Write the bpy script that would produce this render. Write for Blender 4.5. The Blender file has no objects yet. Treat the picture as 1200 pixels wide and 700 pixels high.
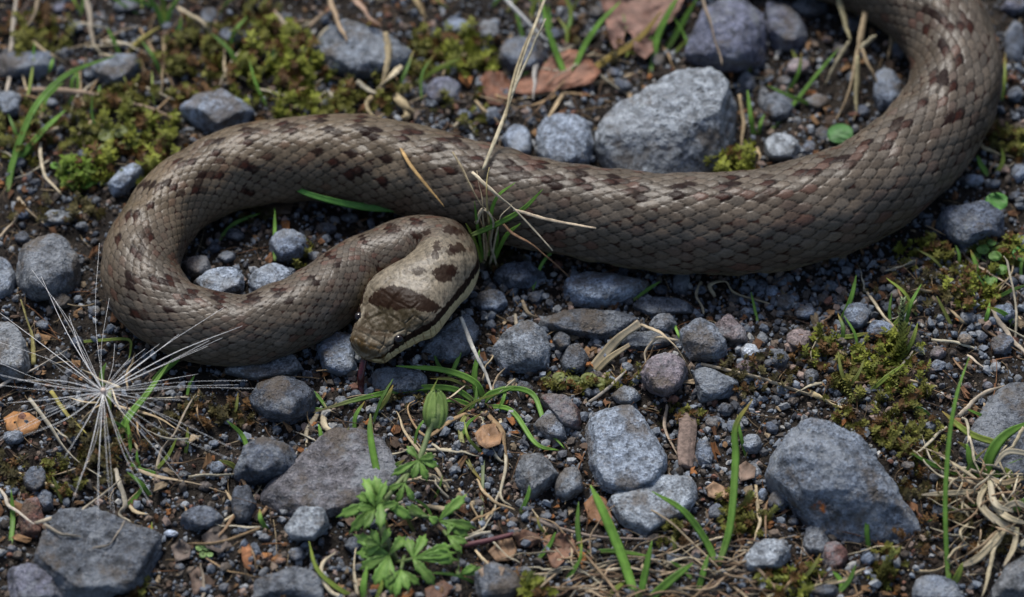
import bpy, bmesh, math, random
import numpy as np
from mathutils import Vector, Matrix

# ------------------------------------------------------------------ camera, world, sun, exposure
scene = bpy.context.scene
COL = scene.collection
random.seed(11)
RNG = np.random.default_rng(11)

PITCH = math.radians(52.0)
DIST = 0.70                     # metres from the lens to the middle of the picture
WIDTH = 0.24                    # metres of ground across the picture
PX = WIDTH / 1200.0             # one photograph pixel at the middle of the picture
CP, SP = math.cos(PITCH), math.sin(PITCH)
CAM = np.array([0.0, -DIST * CP, DIST * SP])
FWD = np.array([0.0, CP, -SP]); UPV = np.array([0.0, SP, CP]); RGT = np.array([1.0, 0.0, 0.0])

cam_d = bpy.data.cameras.new("camera")
cam = bpy.data.objects.new("camera", cam_d)
COL.objects.link(cam)
cam.location = CAM
cam.rotation_euler = (math.pi / 2 - PITCH, 0, 0)
cam_d.sensor_width = 36.0
cam_d.lens = 36.0 * DIST / WIDTH
cam_d.clip_start = 0.01
cam_d.clip_end = 50.0
cam_d.dof.use_dof = True
cam_d.dof.focus_distance = DIST - 0.018
cam_d.dof.aperture_fstop = 9.0
scene.camera = cam

SUN_EL, SUN_AZ = math.radians(56), math.radians(-18)    # azimuth from +Y (away from the camera) towards +X
world = bpy.data.worlds.new("World")
scene.world = world
world.use_nodes = True
wn = world.node_tree.nodes
wn.clear()
sky = wn.new("ShaderNodeTexSky")
sky.sky_type = 'NISHITA'
sky.sun_disc = False
sky.sun_elevation = SUN_EL
sky.sun_rotation = SUN_AZ
sky.air_density = 1.0
sky.dust_density = 3.0
bg = wn.new("ShaderNodeBackground")
bg.inputs[1].default_value = 0.058
wo = wn.new("ShaderNodeOutputWorld")
world.node_tree.links.new(sky.outputs[0], bg.inputs[0])
world.node_tree.links.new(bg.outputs[0], wo.inputs[0])
sun_d = bpy.data.lights.new("sun", 'SUN')
sun_d.energy = 1.5
sun_d.angle = math.radians(18)
sun_d.color = (1.0, 0.975, 0.94)
sun = bpy.data.objects.new("sun", sun_d)
COL.objects.link(sun)
sd = Vector((math.sin(SUN_AZ) * math.cos(SUN_EL), math.cos(SUN_AZ) * math.cos(SUN_EL), math.sin(SUN_EL)))
sun.rotation_euler = sd.to_track_quat('Z', 'Y').to_euler()
sun.location = sd * 3
scene.view_settings.view_transform = 'Standard'
scene.view_settings.look = 'None'
scene.view_settings.exposure = 1.45
scene.view_settings.gamma = 1.0
scene.view_settings.use_curve_mapping = False

# ------------------------------------------------------------------ helpers
def P(px, py, z=0.0):
    """the world point at height z that stands at pixel px, py of the photograph"""
    px = np.asarray(px, float); py = np.asarray(py, float)
    k = WIDTH / 1200.0 / DIST
    d = FWD + np.multiply.outer((px - 600) * k, RGT) + np.multiply.outer((350 - py) * k, UPV)
    t = (np.asarray(z, float) - CAM[2]) / d[..., 2]
    return CAM + d * np.expand_dims(t, -1) if np.ndim(t) else CAM + d * t

def project(w):
    r = w - CAM
    dep = r @ FWD
    k = DIST * 1200.0 / WIDTH
    return 600 + (r @ RGT) / dep * k, 350 - (r @ UPV) / dep * k

def _hash(ix, iy, iz, seed):
    h = (ix * 374761393 + iy * 668265263 + iz * 2147483647 + seed * 974634777) & 0xFFFFFFFF
    h = ((h ^ (h >> 13)) * 1274126177) & 0xFFFFFFFF
    h = ((h ^ (h >> 16)) * 2246822519) & 0xFFFFFFFF
    return ((h ^ (h >> 15)) & 0xFFFFFF) / float(0xFFFFFF)

def vnoise(p, seed=0):
    """smooth value noise, -1..1, p is (N,3)"""
    p = np.asarray(p, float)
    i = np.floor(p).astype(np.int64); f = p - i
    u = f * f * f * (f * (f * 6 - 15) + 10)
    r = np.zeros(len(p))
    for dx in (0, 1):
        for dy in (0, 1):
            for dz in (0, 1):
                w = (u[:, 0] if dx else 1 - u[:, 0]) * (u[:, 1] if dy else 1 - u[:, 1]) * (u[:, 2] if dz else 1 - u[:, 2])
                r += w * _hash(i[:, 0] + dx, i[:, 1] + dy, i[:, 2] + dz, seed)
    return r * 2 - 1

def fbm(p, octaves=4, seed=0, gain=0.5):
    p = np.asarray(p, float)
    r = np.zeros(len(p)); a = 1.0
    for o in range(octaves):
        r += a * vnoise(p * (2.03 ** o) + 17.3 * o, seed + o)
        a *= gain
    return r

def gz(x, y):
    """height of the soil"""
    x = np.atleast_1d(np.asarray(x, float)); y = np.atleast_1d(np.asarray(y, float))
    p = np.stack([x * 22, y * 22, np.zeros_like(x)], -1)
    q = np.stack([x * 170, y * 170, np.zeros_like(x)], -1)
    return 0.0015 * fbm(p, 3, 5) - 0.0014 + 0.0009 * fbm(q, 4, 21, 0.6) + 0.0011 * fbm(q * 0.35, 2, 25)

def gz1(x, y):
    return float(gz(x, y)[0])

def mesh_np(name, verts, faces, smooth=True, color=None):
    verts = np.asarray(verts, np.float32)
    me = bpy.data.meshes.new(name)
    me.vertices.add(len(verts))
    me.vertices.foreach_set("co", verts.ravel())
    blocks = faces if isinstance(faces, list) else [faces]
    blocks = [np.asarray(b, np.int32) for b in blocks if len(b)]
    tot = np.concatenate([np.full(len(b), b.shape[1], np.int32) for b in blocks])
    flat = np.concatenate([b.ravel() for b in blocks])
    me.loops.add(len(flat))
    me.loops.foreach_set("vertex_index", flat)
    me.polygons.add(len(tot))
    st = np.concatenate([[0], np.cumsum(tot)[:-1]]).astype(np.int32)
    me.polygons.foreach_set("loop_start", st)
    me.polygons.foreach_set("loop_total", tot)
    me.polygons.foreach_set("use_smooth", np.full(len(tot), smooth, bool))
    if color is not None:
        c = np.ones((len(verts), 4), np.float32); c[:, :np.shape(color)[1]] = color
        at = me.color_attributes.new("tint", 'FLOAT_COLOR', 'POINT')
        at.data.foreach_set("color", c.ravel())
    me.update(calc_edges=True)
    me.validate()
    return me

def link(name, me, mat, loc=(0, 0, 0), parent=None):
    o = bpy.data.objects.new(name, me)
    COL.objects.link(o)
    o.location = loc
    if mat is not None: me.materials.append(mat)
    if parent is not None: o.parent = parent
    return o

def tag(o, label=None, cat=None, group=None, kind=None):
    if label: o["label"] = label
    if cat: o["category"] = cat
    if group: o["group"] = group
    if kind: o["kind"] = kind
    return o

def root(name, label, cat, loc, group=None):
    e = bpy.data.objects.new(name, None)
    e.empty_display_size = 0.01
    COL.objects.link(e)
    e.location = loc
    return tag(e, label, cat, group)

def part(name, verts, faces, mat, parent, base, smooth=True, color=None):
    """base: world position of the thing the part belongs to"""
    return link(name, mesh_np(name, np.asarray(verts) - np.asarray(base), faces, smooth, color), mat, (0, 0, 0), parent)

def solo(name, verts, faces, mat, base, label, cat, group=None, smooth=True, color=None):
    o = link(name, mesh_np(name, np.asarray(verts) - np.asarray(base), faces, smooth, color), mat, base)
    return tag(o, label, cat, group)

# ------------------------------------------------------------------ materials
def new_mat(name):
    m = bpy.data.materials.new(name)
    m.use_nodes = True
    nt = m.node_tree
    return m, nt, nt.nodes["Principled BSDF"]

class NT:
    def __init__(s, nt): s.nt = nt
    def n(s, kind, **kw):
        nd = s.nt.nodes.new(kind)
        for k, v in kw.items():
            if k.startswith("i_"): nd.inputs[k[2:]].default_value = v
            else: setattr(nd, k, v)
        return nd
    def l(s, a, b): s.nt.links.new(a, b)
    def noise(s, vec, scale, detail=3, rough=0.55):
        nd = s.n("ShaderNodeTexNoise"); nd.inputs["Scale"].default_value = scale
        nd.inputs["Detail"].default_value = detail; nd.inputs["Roughness"].default_value = rough
        s.l(vec, nd.inputs["Vector"]); return nd.outputs["Fac"]
    def ramp(s, fac, a, b, lo=0.0, hi=1.0):
        nd = s.n("ShaderNodeMapRange"); nd.interpolation_type = 'SMOOTHSTEP'
        nd.inputs["From Min"].default_value = a; nd.inputs["From Max"].default_value = b
        nd.inputs["To Min"].default_value = lo; nd.inputs["To Max"].default_value = hi
        s.l(fac, nd.inputs["Value"]); return nd.outputs["Result"]
    def mix(s, fac, a, b, mode='MIX'):
        nd = s.n("ShaderNodeMix"); nd.data_type = 'RGBA'; nd.blend_type = mode
        for v, i in ((fac, 0), (a, 6), (b, 7)):
            if hasattr(v, "links"): s.l(v, nd.inputs[i])
            elif i == 0: nd.inputs[0].default_value = v
            else: nd.inputs[i].default_value = (*v, 1.0)
        return nd.outputs[2]
    def math(s, op, a, b=0.0):
        nd = s.n("ShaderNodeMath"); nd.operation = op
        for v, i in ((a, 0), (b, 1)):
            if hasattr(v, "links"): s.l(v, nd.inputs[i])
            else: nd.inputs[i].default_value = v
        return nd.outputs[0]
    def bump(s, h, dist, strength=1.0, normal=None):
        nd = s.n("ShaderNodeBump"); nd.inputs["Distance"].default_value = dist; nd.inputs["Strength"].default_value = strength
        s.l(h, nd.inputs["Height"])
        if normal is not None: s.l(normal, nd.inputs["Normal"])
        return nd.outputs[0]
    def objvec(s):
        tc = s.n("ShaderNodeTexCoord"); oi = s.n("ShaderNodeObjectInfo")
        v = s.n("ShaderNodeVectorMath"); v.operation = 'ADD'
        m = s.math('MULTIPLY', oi.outputs["Random"], 37.0)
        s.l(tc.outputs["Object"], v.inputs[0]); s.l(m, v.inputs[1])
        return v.outputs[0], oi

def stone_material():
    m, nt, b = new_mat("stone")
    t = NT(nt)
    vec, oi = t.objvec()
    big = t.noise(vec, 130, 3)
    mid = t.noise(vec, 420, 4, 0.65)
    fine = t.noise(vec, 1700, 3, 0.7)
    base = oi.outputs["Color"]
    c = t.mix(1.0, base, t.n("ShaderNodeCombineColor").outputs[0], 'MULTIPLY')
    cc = [x for x in nt.nodes if x.bl_idname == "ShaderNodeCombineColor"][-1]
    f = t.math('MULTIPLY', t.ramp(mid, 0.30, 0.70, 0.38, 1.62), t.ramp(fine, 0.28, 0.72, 0.50, 1.50))
    for i in range(3): t.l(f, cc.inputs[i])
    # mineral grains, pale and dark
    vo = t.n("ShaderNodeTexVoronoi"); vo.inputs["Scale"].default_value = 900; t.l(vec, vo.inputs["Vector"])
    sep = t.n("ShaderNodeSeparateColor"); t.l(vo.outputs["Color"], sep.inputs[0])
    near = t.ramp(vo.outputs["Distance"], 0.30, 0.5, 1.0, 0.0)
    c = t.mix(t.math('MULTIPLY', t.math('MULTIPLY', near, t.ramp(sep.outputs[0], 0.78, 0.90)), 0.30), c, (0.27, 0.27, 0.265))
    c = t.mix(t.math('MULTIPLY', t.math('MULTIPLY', near, t.ramp(sep.outputs[1], 0.80, 0.92)), 0.6), c, (0.035, 0.035, 0.04))
    # thin pale crust and brown dirt, patchy
    c = t.mix(t.math('MULTIPLY', t.ramp(t.noise(vec, 95, 5, 0.7), 0.48, 0.62), 0.50), c, (0.285, 0.31, 0.335))
    c = t.mix(t.math('MULTIPLY', t.ramp(t.noise(vec, 75, 5, 0.68), 0.51, 0.63), 0.68), c, (0.095, 0.072, 0.048))
    c = t.mix(t.math('MULTIPLY', t.ramp(t.noise(vec, 210, 4, 0.7), 0.64, 0.74), 0.45), c, (0.085, 0.085, 0.035))
    t.l(c, b.inputs["Base Color"])
    t.l(t.ramp(mid, 0.3, 0.7, 0.62, 0.88), b.inputs["Roughness"])
    b.inputs["Specular IOR Level"].default_value = 0.32
    n1 = t.bump(mid, 0.0018, 1.0)
    n2 = t.bump(fine, 0.0007, 1.0, n1)
    n3 = t.bump(t.ramp(vo.outputs["Distance"], 0.0, 0.5), 0.0003, 0.5, n2)
    t.l(n3, b.inputs["Normal"])
    return m

def rust_stone_material():
    m = MAT["stone"].copy(); m.name = "stone_with_rust"
    nt = m.node_tree; t = NT(nt); b = nt.nodes["Principled BSDF"]
    tc = t.n("ShaderNodeTexCoord")
    v = t.n("ShaderNodeVectorMath"); v.operation = 'DISTANCE'
    t.l(tc.outputs["Object"], v.inputs[0]); v.inputs[1].default_value = RUST_AT
    wob = t.math('ADD', v.outputs["Value"], t.math('MULTIPLY', t.noise(tc.outputs["Object"], 700, 4), 0.004))
    fac = t.ramp(wob, 0.0030, 0.0042, 1.0, 0.0)
    old = b.inputs["Base Color"].links[0].from_socket
    c = t.mix(fac, old, (0.34, 0.100, 0.016))
    t.l(c, b.inputs["Base Color"])
    return m

def tint_material(name, rough, spec, mottle=0.25, scale=900, bump=0.0, translucent=0.0, sheen=None):
    """colour from the mesh's own tint (pigment), broken up by fine noise"""
    m, nt, b = new_mat(name)
    t = NT(nt)
    at = t.n("ShaderNodeVertexColor"); at.layer_name = "tint"
    tc = t.n("ShaderNodeTexCoord")
    nz = t.noise(tc.outputs["Object"], scale, 4, 0.65)
    cc = t.n("ShaderNodeCombineColor")
    f = t.ramp(nz, 0.28, 0.72, 1 - mottle, 1 + mottle)
    for i in range(3): t.l(f, cc.inputs[i])
    c = t.mix(1.0, at.outputs["Color"], cc.outputs[0], 'MULTIPLY')
    t.l(c, b.inputs["Base Color"])
    b.inputs["Roughness"].default_value = rough
    b.inputs["Specular IOR Level"].default_value = spec
    if bump: t.l(t.bump(nz, bump, 0.8), b.inputs["Normal"])
    if translucent:
        tr = t.n("ShaderNodeBsdfTranslucent"); t.l(c, tr.inputs["Color"])
        mx = t.n("ShaderNodeMixShader"); mx.inputs[0].default_value = translucent
        out = [x for x in nt.nodes if x.bl_idname == "ShaderNodeOutputMaterial"][0]
        t.l(b.outputs[0], mx.inputs[1]); t.l(tr.outputs[0], mx.inputs[2]); t.l(mx.outputs[0], out.inputs["Surface"])
    return m

def soil_material():
    m, nt, b = new_mat("soil")
    t = NT(nt)
    tc = t.n("ShaderNodeTexCoord"); vec = tc.outputs["Object"]
    a = t.noise(vec, 28, 5, 0.65); f = t.noise(vec, 420, 5, 0.7); g = t.noise(vec, 1600, 3, 0.7)
    c = t.mix(t.ramp(a, 0.35, 0.65), (0.009, 0.007, 0.006), (0.022, 0.017, 0.012))
    c = t.mix(t.ramp(f, 0.45, 0.75), c, (0.042, 0.031, 0.022))
    c = t.mix(t.math('MULTIPLY', t.ramp(g, 0.60, 0.72), 0.5), c, (0.12, 0.10, 0.08))
    t.l(c, b.inputs["Base Color"])
    b.inputs["Roughness"].default_value = 0.85
    b.inputs["Specular IOR Level"].default_value = 0.25
    n1 = t.bump(f, 0.0022, 1.0); n2 = t.bump(g, 0.0007, 1.0, n1)
    t.l(n2, b.inputs["Normal"])
    return m

MAT = {}
MAT["stone"] = stone_material()
MAT["soil"] = soil_material()
MAT["skin"] = tint_material("snake_skin", 0.30, 0.17, 0.16, 1500, 0.00012)
_nt = NT(MAT["skin"].node_tree)                                      # the skin's own gloss, kept in the tint's alpha
_vc = [x for x in _nt.nt.nodes if x.bl_idname == "ShaderNodeVertexColor"][0]
_nt.l(_nt.math('MULTIPLY', _vc.outputs["Alpha"], 0.19), _nt.nt.nodes["Principled BSDF"].inputs["Specular IOR Level"])
MAT["grass"] = tint_material("grass", 0.50, 0.28, 0.16, 500, 0.0001, 0.28)
MAT["leaf"] = tint_material("green_leaf", 0.52, 0.28, 0.20, 420, 0.0002, 0.25)
MAT["straw"] = tint_material("dry_straw", 0.65, 0.25, 0.30, 700, 0.0002, 0.12)
MAT["dead_leaf"] = tint_material("dead_leaf", 0.60, 0.28, 0.42, 330, 0.0006, 0.10)
MAT["bark"] = tint_material("bark", 0.80, 0.2, 0.40, 800, 0.0006)
MAT["moss"] = tint_material("moss", 0.60, 0.22, 0.25, 900, 0.0, 0.30)
MAT["gravel"] = tint_material("gravel", 0.78, 0.28, 0.35, 1300, 0.0004)
MAT["litter"] = tint_material("litter", 0.80, 0.20, 0.30, 900, 0.0002)
MAT["bristle"] = tint_material("seed_bristle", 0.30, 0.55, 0.05, 500, 0.0, 0.35)
MAT["eye"] = tint_material("snake_eye", 0.06, 0.40, 0.05, 600)
MAT["tongue"] = tint_material("snake_tongue", 0.25, 0.5, 0.10, 600)

# ------------------------------------------------------------------ the ground
def build_ground():
    # fine over the part in view, coarser outwards to 2 m
    def axis(lo, hi, step):
        a = list(np.arange(lo, hi + step / 2, step))
        s = step; x = a[-1]
        while x < 2.0: s *= 1.25; x += s; a.append(x)
        s = step; x = a[0]; pre = []
        while x > -2.0: s *= 1.25; x -= s; pre.append(x)
        return np.array(pre[::-1] + a)
    xs, ys = axis(-0.16, 0.16, 0.0009), axis(-0.12, 0.17, 0.0011)
    X, Y = np.meshgrid(xs, ys)
    z = gz(X.ravel(), Y.ravel())
    v = np.stack([X.ravel(), Y.ravel(), z], -1)
    nx, ny = len(xs), len(ys)
    i = (np.arange(ny - 1)[:, None] * nx + np.arange(nx - 1)[None]).ravel()
    f = np.stack([i, i + 1, i + 1 + nx, i + nx], -1)
    o = link("ground", mesh_np("ground", v, f), MAT["soil"])
    tag(o, kind="structure")
build_ground()
# ------------------------------------------------------------------ the snake
def catmull(pts, n_per=16):
    pts = np.asarray(pts, float)
    ext = np.vstack([2 * pts[0] - pts[1], pts, 2 * pts[-1] - pts[-2]])
    out = []
    for i in range(1, len(ext) - 2):
        p0, p1, p2, p3 = ext[i - 1:i + 3]
        t = np.linspace(0, 1, n_per, endpoint=False)[:, None]
        out.append(0.5 * ((2 * p1) + (-p0 + p2) * t + (2 * p0 - 5 * p1 + 4 * p2 - p3) * t ** 2 + (-p0 + 3 * p1 - 3 * p2 + p3) * t ** 3))
    return np.vstack(out + [ext[-2][None]])

def in_poly(x, y, poly):
    poly = np.asarray(poly, float); r = np.zeros(len(x), bool)
    for (x0, y0), (x1, y1) in zip(poly, np.roll(poly, -1, 0)):
        c = (y0 > y) != (y1 > y)
        with np.errstate(divide='ignore', invalid='ignore'):
            r ^= c & (x < (x1 - x0) * (y - y0) / (y1 - y0 + 1e-12) + x0)
    return r

def poly_dist(x, y, line):
    line = np.asarray(line, float); d = np.full(len(x), 1e9)
    for (x0, y0), (x1, y1) in zip(line[:-1], line[1:]):
        dx, dy = x1 - x0, y1 - y0
        t = np.clip(((x - x0) * dx + (y - y0) * dy) / (dx * dx + dy * dy + 1e-9), 0, 1)
        d = np.minimum(d, np.hypot(x - x0 - t * dx, y - y0 - t * dy))
    return d

def sstep(x, a, b):
    t = np.clip((x - a) / (b - a), 0, 1); return t * t * (3 - 2 * t)

# x, y in the photograph, half width in pixels, height of the middle line in pixels (None: lies on the ground)
SNAKE = [
    (425, 421, 4, 44), (429, 415, 22, 45), (436, 405, 28, 47), (444, 394, 33, 50), (456, 379, 42, 53), (470, 363, 52, 56),
    (488, 347, 49, 58), (506, 331, 43, 56), (519, 314, 41, 52), (519, 299, 40, 47), (505, 292, 38, 42), (482, 294, 39, 39), (455, 303, 39, 39), (425, 314, 38, None),
    (398, 336, 41, None), (372, 354, 43, None), (335, 373, 43.5, None), (290, 386, 42, None), (250, 385, 43, None), (215, 376, 44, None), (186, 357, 46, None),
    (168, 331, 46.5, None), (167, 299, 46, None), (185, 262, 44, None), (217, 228, 46, None), (264, 203, 48, None), (312, 192, 50, None), (370, 186, 52, None),
    (430, 190, 54, None), (494, 203, 55, None), (560, 222, 56, None), (630, 240, 56, None), (700, 252, 56, None), (780, 262, 59, None), (860, 263, 61, None),
    (940, 250, 62, None), (1010, 224, 61, None), (1068, 181, 58, None), (1108, 131, 55, None), (1121, 82, 53, None), (1108, 37, 53, None), (1074, -2, 54, None),
    (1020, -35, 55, None), (950, -60, 56, None), (870, -78, 55, None), (780, -90, 50, None), (700, -96, 42, None), (620, -110, 30, None), (560, -128, 17, None), (515, -150, 3, None)]

BLOTCH = [(328,147),(335,155),(372,139),(382,150),(415,142),(432,153),(427,157),(468,157),(480,152),(503,170),(508,165),(530,162),(547,182),(520,198),(445,180),(408,175),(370,175),(317,183),(383,187),(440,208),(410,203),(592,193),(600,200),
 (627,193),(638,213),(670,205),(682,218),(710,210),(743,222),(740,230),(792,218),(792,229),(847,212),(837,222),(840,230),(890,217),(888,225),(933,200),(947,203),(967,187),(985,190),(1008,172),(1037,172),(1052,148),(1077,127),(1097,95),(1107,105),(1123,72),
 (1108,62),(1113,142),(1143,108),(1113,32),(1133,33),(1085,40),(1092,20),(281,167),(283,156),(251,182),(245,169),(220,197),(204,192),(230,207),(190,220),(200,226),(173,221),(165,222),(152,259),(161,257),(172,281),(158,295),(136,287),(227,222),(251,207),
 (281,194),(294,201),(286,225),(174,247),(161,300),(166,303),(185,329),(190,333),(155,340),(157,329),(204,331),(219,354),(224,350),(230,345),(202,367),(264,350),(264,361),(258,347),(298,347),(294,352),(168,371),(294,382),(334,338),(328,340),(343,347),(306,351),
 (366,325),(371,330),(393,301),(388,298),(396,308),(430,282),(427,278),(462,270),(458,265),(373,347),(450,317),(490,260),(495,262),(488,276),(495,291),(394,358)]

def build_snake():
    node = np.array([(a, b, c, -1 if d is None else d) for a, b, c, d in SNAKE], float)
    pts, rad = [], []
    for x, y, hw, zp in node:
        r = hw * PX; z = zp * PX if zp >= 0 else 0.93 * r
        for _ in range(3):
            w = P(x, y, z)
            r = hw * PX * float((w - CAM) @ FWD) / DIST
            if zp < 0: z = 0.93 * r
        pts.append(w); rad.append(r)
    c = catmull(np.column_stack([np.array(pts), np.array(rad)]), 40)
    for _ in range(30):
        c[1:-1] = 0.25 * c[:-2] + 0.5 * c[1:-1] + 0.25 * c[2:]
    seg = np.linalg.norm(np.diff(c[:, :3], axis=0), axis=1)
    s = np.concatenate([[0], np.cumsum(seg)]) / PX                      # arc length in pixel units
    total = s[-1]
    # rings: close together at the head, wider apart down the body
    u = [0.0, 0.15, 0.5, 1.0]
    while u[-1] < total - 1:
        x = u[-1]
        u.append(x + (1.2 if x < 330 else 1.8 if x < 800 else 2.5 if x < 2050 else 6.0))
    u = np.array(u[:-1] + [total])
    C = np.stack([np.interp(u, s, c[:, k]) for k in range(3)], -1)
    R = np.interp(u, s, c[:, 3])
    # blunt snout: the radius leaves the tip like a rounded cap
    R = R * np.sqrt(np.clip(1 - (1 - np.clip(u / 13.0, 0, 1)) ** 2, 0, 1))
    T = np.gradient(C, axis=0); T /= np.linalg.norm(T, axis=1)[:, None]
    Z = np.array([0, 0, 1.0])
    UP = Z - T * (T @ Z)[:, None]; UP /= np.linalg.norm(UP, axis=1)[:, None]
    SD = np.cross(UP, T); SD /= np.linalg.norm(SD, axis=1)[:, None]
    # scale lattice
    ROWS = 41; DPH = 2 * 2.55 / ROWS
    lens = np.interp(u, [0, 90, 170, 260, 380, 560, 900, 1300, 1700, 3500], [8, 7.5, 8, 11, 14.5, 18.5, 21.5, 26, 29.5, 31])
    q = np.concatenate([[0], np.cumsum(np.diff(u) / (0.5 * (lens[1:] + lens[:-1])))])
    ph = np.concatenate([np.linspace(-2.60, 2.60, 250), np.linspace(2.60, 2 * math.pi - 2.60, 24)[1:-1]])
    nS, nP = len(u), len(ph)
    Q, PH = np.meshgrid(q, ph, indexing='ij'); Uu = np.meshgrid(u, ph, indexing='ij')[0]
    phs = np.where(PH > math.pi, PH - 2 * math.pi, PH)
    hd = 1 - sstep(u, 80, 150); hs = 1 - sstep(u, 66, 96)                      # 1 on the head: shape, and plates instead of scales
    def section(phi, iu):
        """cross-section of ring iu at angle phi: sideways and upward factors"""
        si, co = np.sin(phi), np.cos(phi)
        h = np.interp(iu, np.arange(nS), hd)
        e = 1 - 0.20 * h
        x = np.sign(si) * np.abs(si) ** e
        flat_top = 1 - 0.40 * h
        y = np.where(co > 0, np.abs(co) ** (1 - 0.28 * h) * flat_top, -np.abs(co) ** e * (0.93 - 0.42 * h))
        return x, y
    IU = np.repeat(np.arange(nS)[:, None], nP, 1).astype(float)
    X, Y = section(phs, IU)
    # muzzle is deeper for its width than the rest of the head
    muz = 1 + 0.28 * (1 - sstep(u, 8, 55))
    Y = Y * muz[:, None]
    nrm = SD[:, None, :] * (np.sin(phs))[..., None] + UP[:, None, :] * np.cos(phs)[..., None]
    V = C[:, None, :] + R[:, None, None] * (SD[:, None, :] * X[..., None] + UP[:, None, :] * Y[..., None])
    sizepx = lens[:, None] * np.ones_like(Q)
    warp = lambda f: f / DPH * (1.16 - 0.16 * np.abs(f) / 2.55)
    pr = warp(phs)
    wt = np.linspace(-3.2, 3.2, 400)
    rowpx = (R / PX)[:, None] * DPH
    # overlapping scales with rounded hind edges: at each place the foremost scale whose outline reaches it lies on top
    BA = np.full(Q.shape, -9.0); BJ = np.zeros(Q.shape); BK = np.zeros(Q.shape); BV = np.zeros(Q.shape); cand = []
    for dj in (-1, 0, 1, 2):
        j = np.floor(pr) + dj
        off = 0.5 * np.mod(j, 2)
        for dk in (0, 1):
            k = np.floor(Q - off) + dk
            a = Q - off - k; b = pr - j
            val = 1 - (np.abs(a) / 0.66) ** 2.3 - (np.abs(b) / 0.98) ** 2.1
            cand.append((a, val))
            win = (val > 0) & (a > BA)
            BA = np.where(win, a, BA); BJ = np.where(win, j, BJ); BK = np.where(win, k, BK); BV = np.where(win, val, BV)
    edge = np.ones(Q.shape)                 # how near, just behind the hind edge of a scale lying higher
    for a, val in cand:
        edge = np.where((a > BA) & (val <= 0), np.minimum(edge, -val), edge)
    rimv = BV
    scaled = (1 - sstep(np.abs(phs), 2.5, 2.6)) * (1 - 0.999 * (hs[:, None]))
    groove = sstep(edge, 0.0, 0.30)
    dome = groove * (0.45 + 0.55 * sstep(BV, 0.0, 0.55)) - 1.0
    hgt = (0.042 * dome + 0.034 * BA) * np.minimum(sizepx * 0.85, 27) * PX * scaled
    hgt *= np.where(u < 420, 0.8, 1.0)[:, None]
    # belly scutes
    ven = sstep(np.abs(phs), 2.5, 2.62) * (1 - hd[:, None])
    hgt += ven * 0.02 * (np.mod(Q, 1.0) - 0.5) * sizepx * PX
    # head: large plates with fine joints, a lip line, a brow over each eye
    lat = phs * (np.interp(u, [0, 50, 100, 160], [16, 30, 42, 38]))[:, None]   # sideways distance in pixel units
    seeds = []
    for (a, b) in [(5, 0), (9, 9), (16, 7), (26, 7), (30, 17), (38, 0), (46, 13), (40, 24), (62, 11), (78, 22), (80, 8), (60, 27), (95, 12), (97, 30), (14, 20), (24, 27), (34, 33), (46, 36), (58, 40), (70, 44), (82, 48), (95, 52),
                   (18, 33), (28, 40), (38, 46), (50, 52), (62, 58), (74, 64), (88, 68)]:
        seeds.append((a, b)); 
        if b: seeds.append((a, -b))
    f1 = np.full(Q.shape, 1e9); f2 = f1.copy()
    for a, b in seeds:
        d = np.hypot((Uu - a) * 1.0, lat - b)
        f2 = np.minimum(f2, np.maximum(f1, d)); f1 = np.minimum(f1, d)
    plate = sstep(f2 - f1, 0.0, 2.6)
    hgt += hs[:, None] * (plate - 1) * 1.5 * PX * sstep(Uu, 4, 12)
    aph = np.abs(phs)
    LIP = np.interp(u, [0, 20, 60, 110], [1.85, 1.92, 1.98, 1.95])[:, None]
    lipd = np.abs(aph - LIP) * (R / PX)[:, None]
    hgt += -hd[:, None] * 1.6 * PX * (1 - sstep(lipd, 0.0, 2.0)) * (1 - sstep(Uu, 95, 112))
    EYE_U, EYE_PH = 37.0, 1.02
    ed = np.hypot((Uu - EYE_U), (aph - EYE_PH) * 31)
    hgt += -2.0 * PX * (1 - sstep(ed, 4.0, 8.0)) + 0.6 * PX * np.exp(-(((Uu - EYE_U) / 11) ** 2 + ((aph - 0.70) * 31 / 3.0) ** 2))
    nd = np.hypot(Uu - 11, (aph - 1.1) * 20)
    hgt += -1.5 * PX * (1 - sstep(nd, 0.6, 2.2))
    flat = V.reshape(-1, 3)
    hgt += 0.5 * PX * hs[:, None] * fbm(flat * 1500, 2, 19) .reshape(nS, nP)
    soft = vnoise(flat * 230, 3) * 0.00045 * (1 - 0.7 * hd[:, None].repeat(nP, 1).ravel())
    V = V + nrm * (hgt + soft.reshape(nS, nP))[..., None]
    # ---------------- pigment
    px, py = project(V.reshape(-1, 3)); px = px.reshape(nS, nP); py = py.reshape(nS, nP)
    hj = BJ.astype(np.int64) + 50; hk = BK.astype(np.int64)
    h1 = _hash(hj, hk, hk * 0, 1); h2 = _hash(hj, hk, hk * 0, 2); h3 = _hash(hj, hk, hk * 0, 3)
    base = np.empty((nS, nP, 3)); base[:] = (0.082, 0.065, 0.048)
    base *= (0.80 + 0.40 * h1)[..., None]
    cool = np.array([0.076, 0.066, 0.053]); warm = np.array([0.080, 0.046, 0.033])
    base = np.where((h2 > 0.55)[..., None], 0.5 * base + 0.5 * cool * (0.85 + 0.3 * h1)[..., None], base)
    base = np.where((h3 > 0.95)[..., None], warm, base)
    base = np.where(((h3 > 0.86) & (h3 <= 0.95))[..., None], 0.6 * base + 0.4 * warm, base)
    # pale yellowish flank low down
    low = sstep(aph, 1.75, 2.35)[..., None] * (1 - hd[:, None, None])
    base = base * (1 - low) + low * (np.array([0.150, 0.128, 0.075]) * (0.8 + 0.4 * h1)[..., None])
    # mottling with broad warm patches (bend on the far side)
    mo = fbm(flat * 120, 3, 9).reshape(nS, nP)
    base *= (1 + 0.16 * mo)[..., None]
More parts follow.
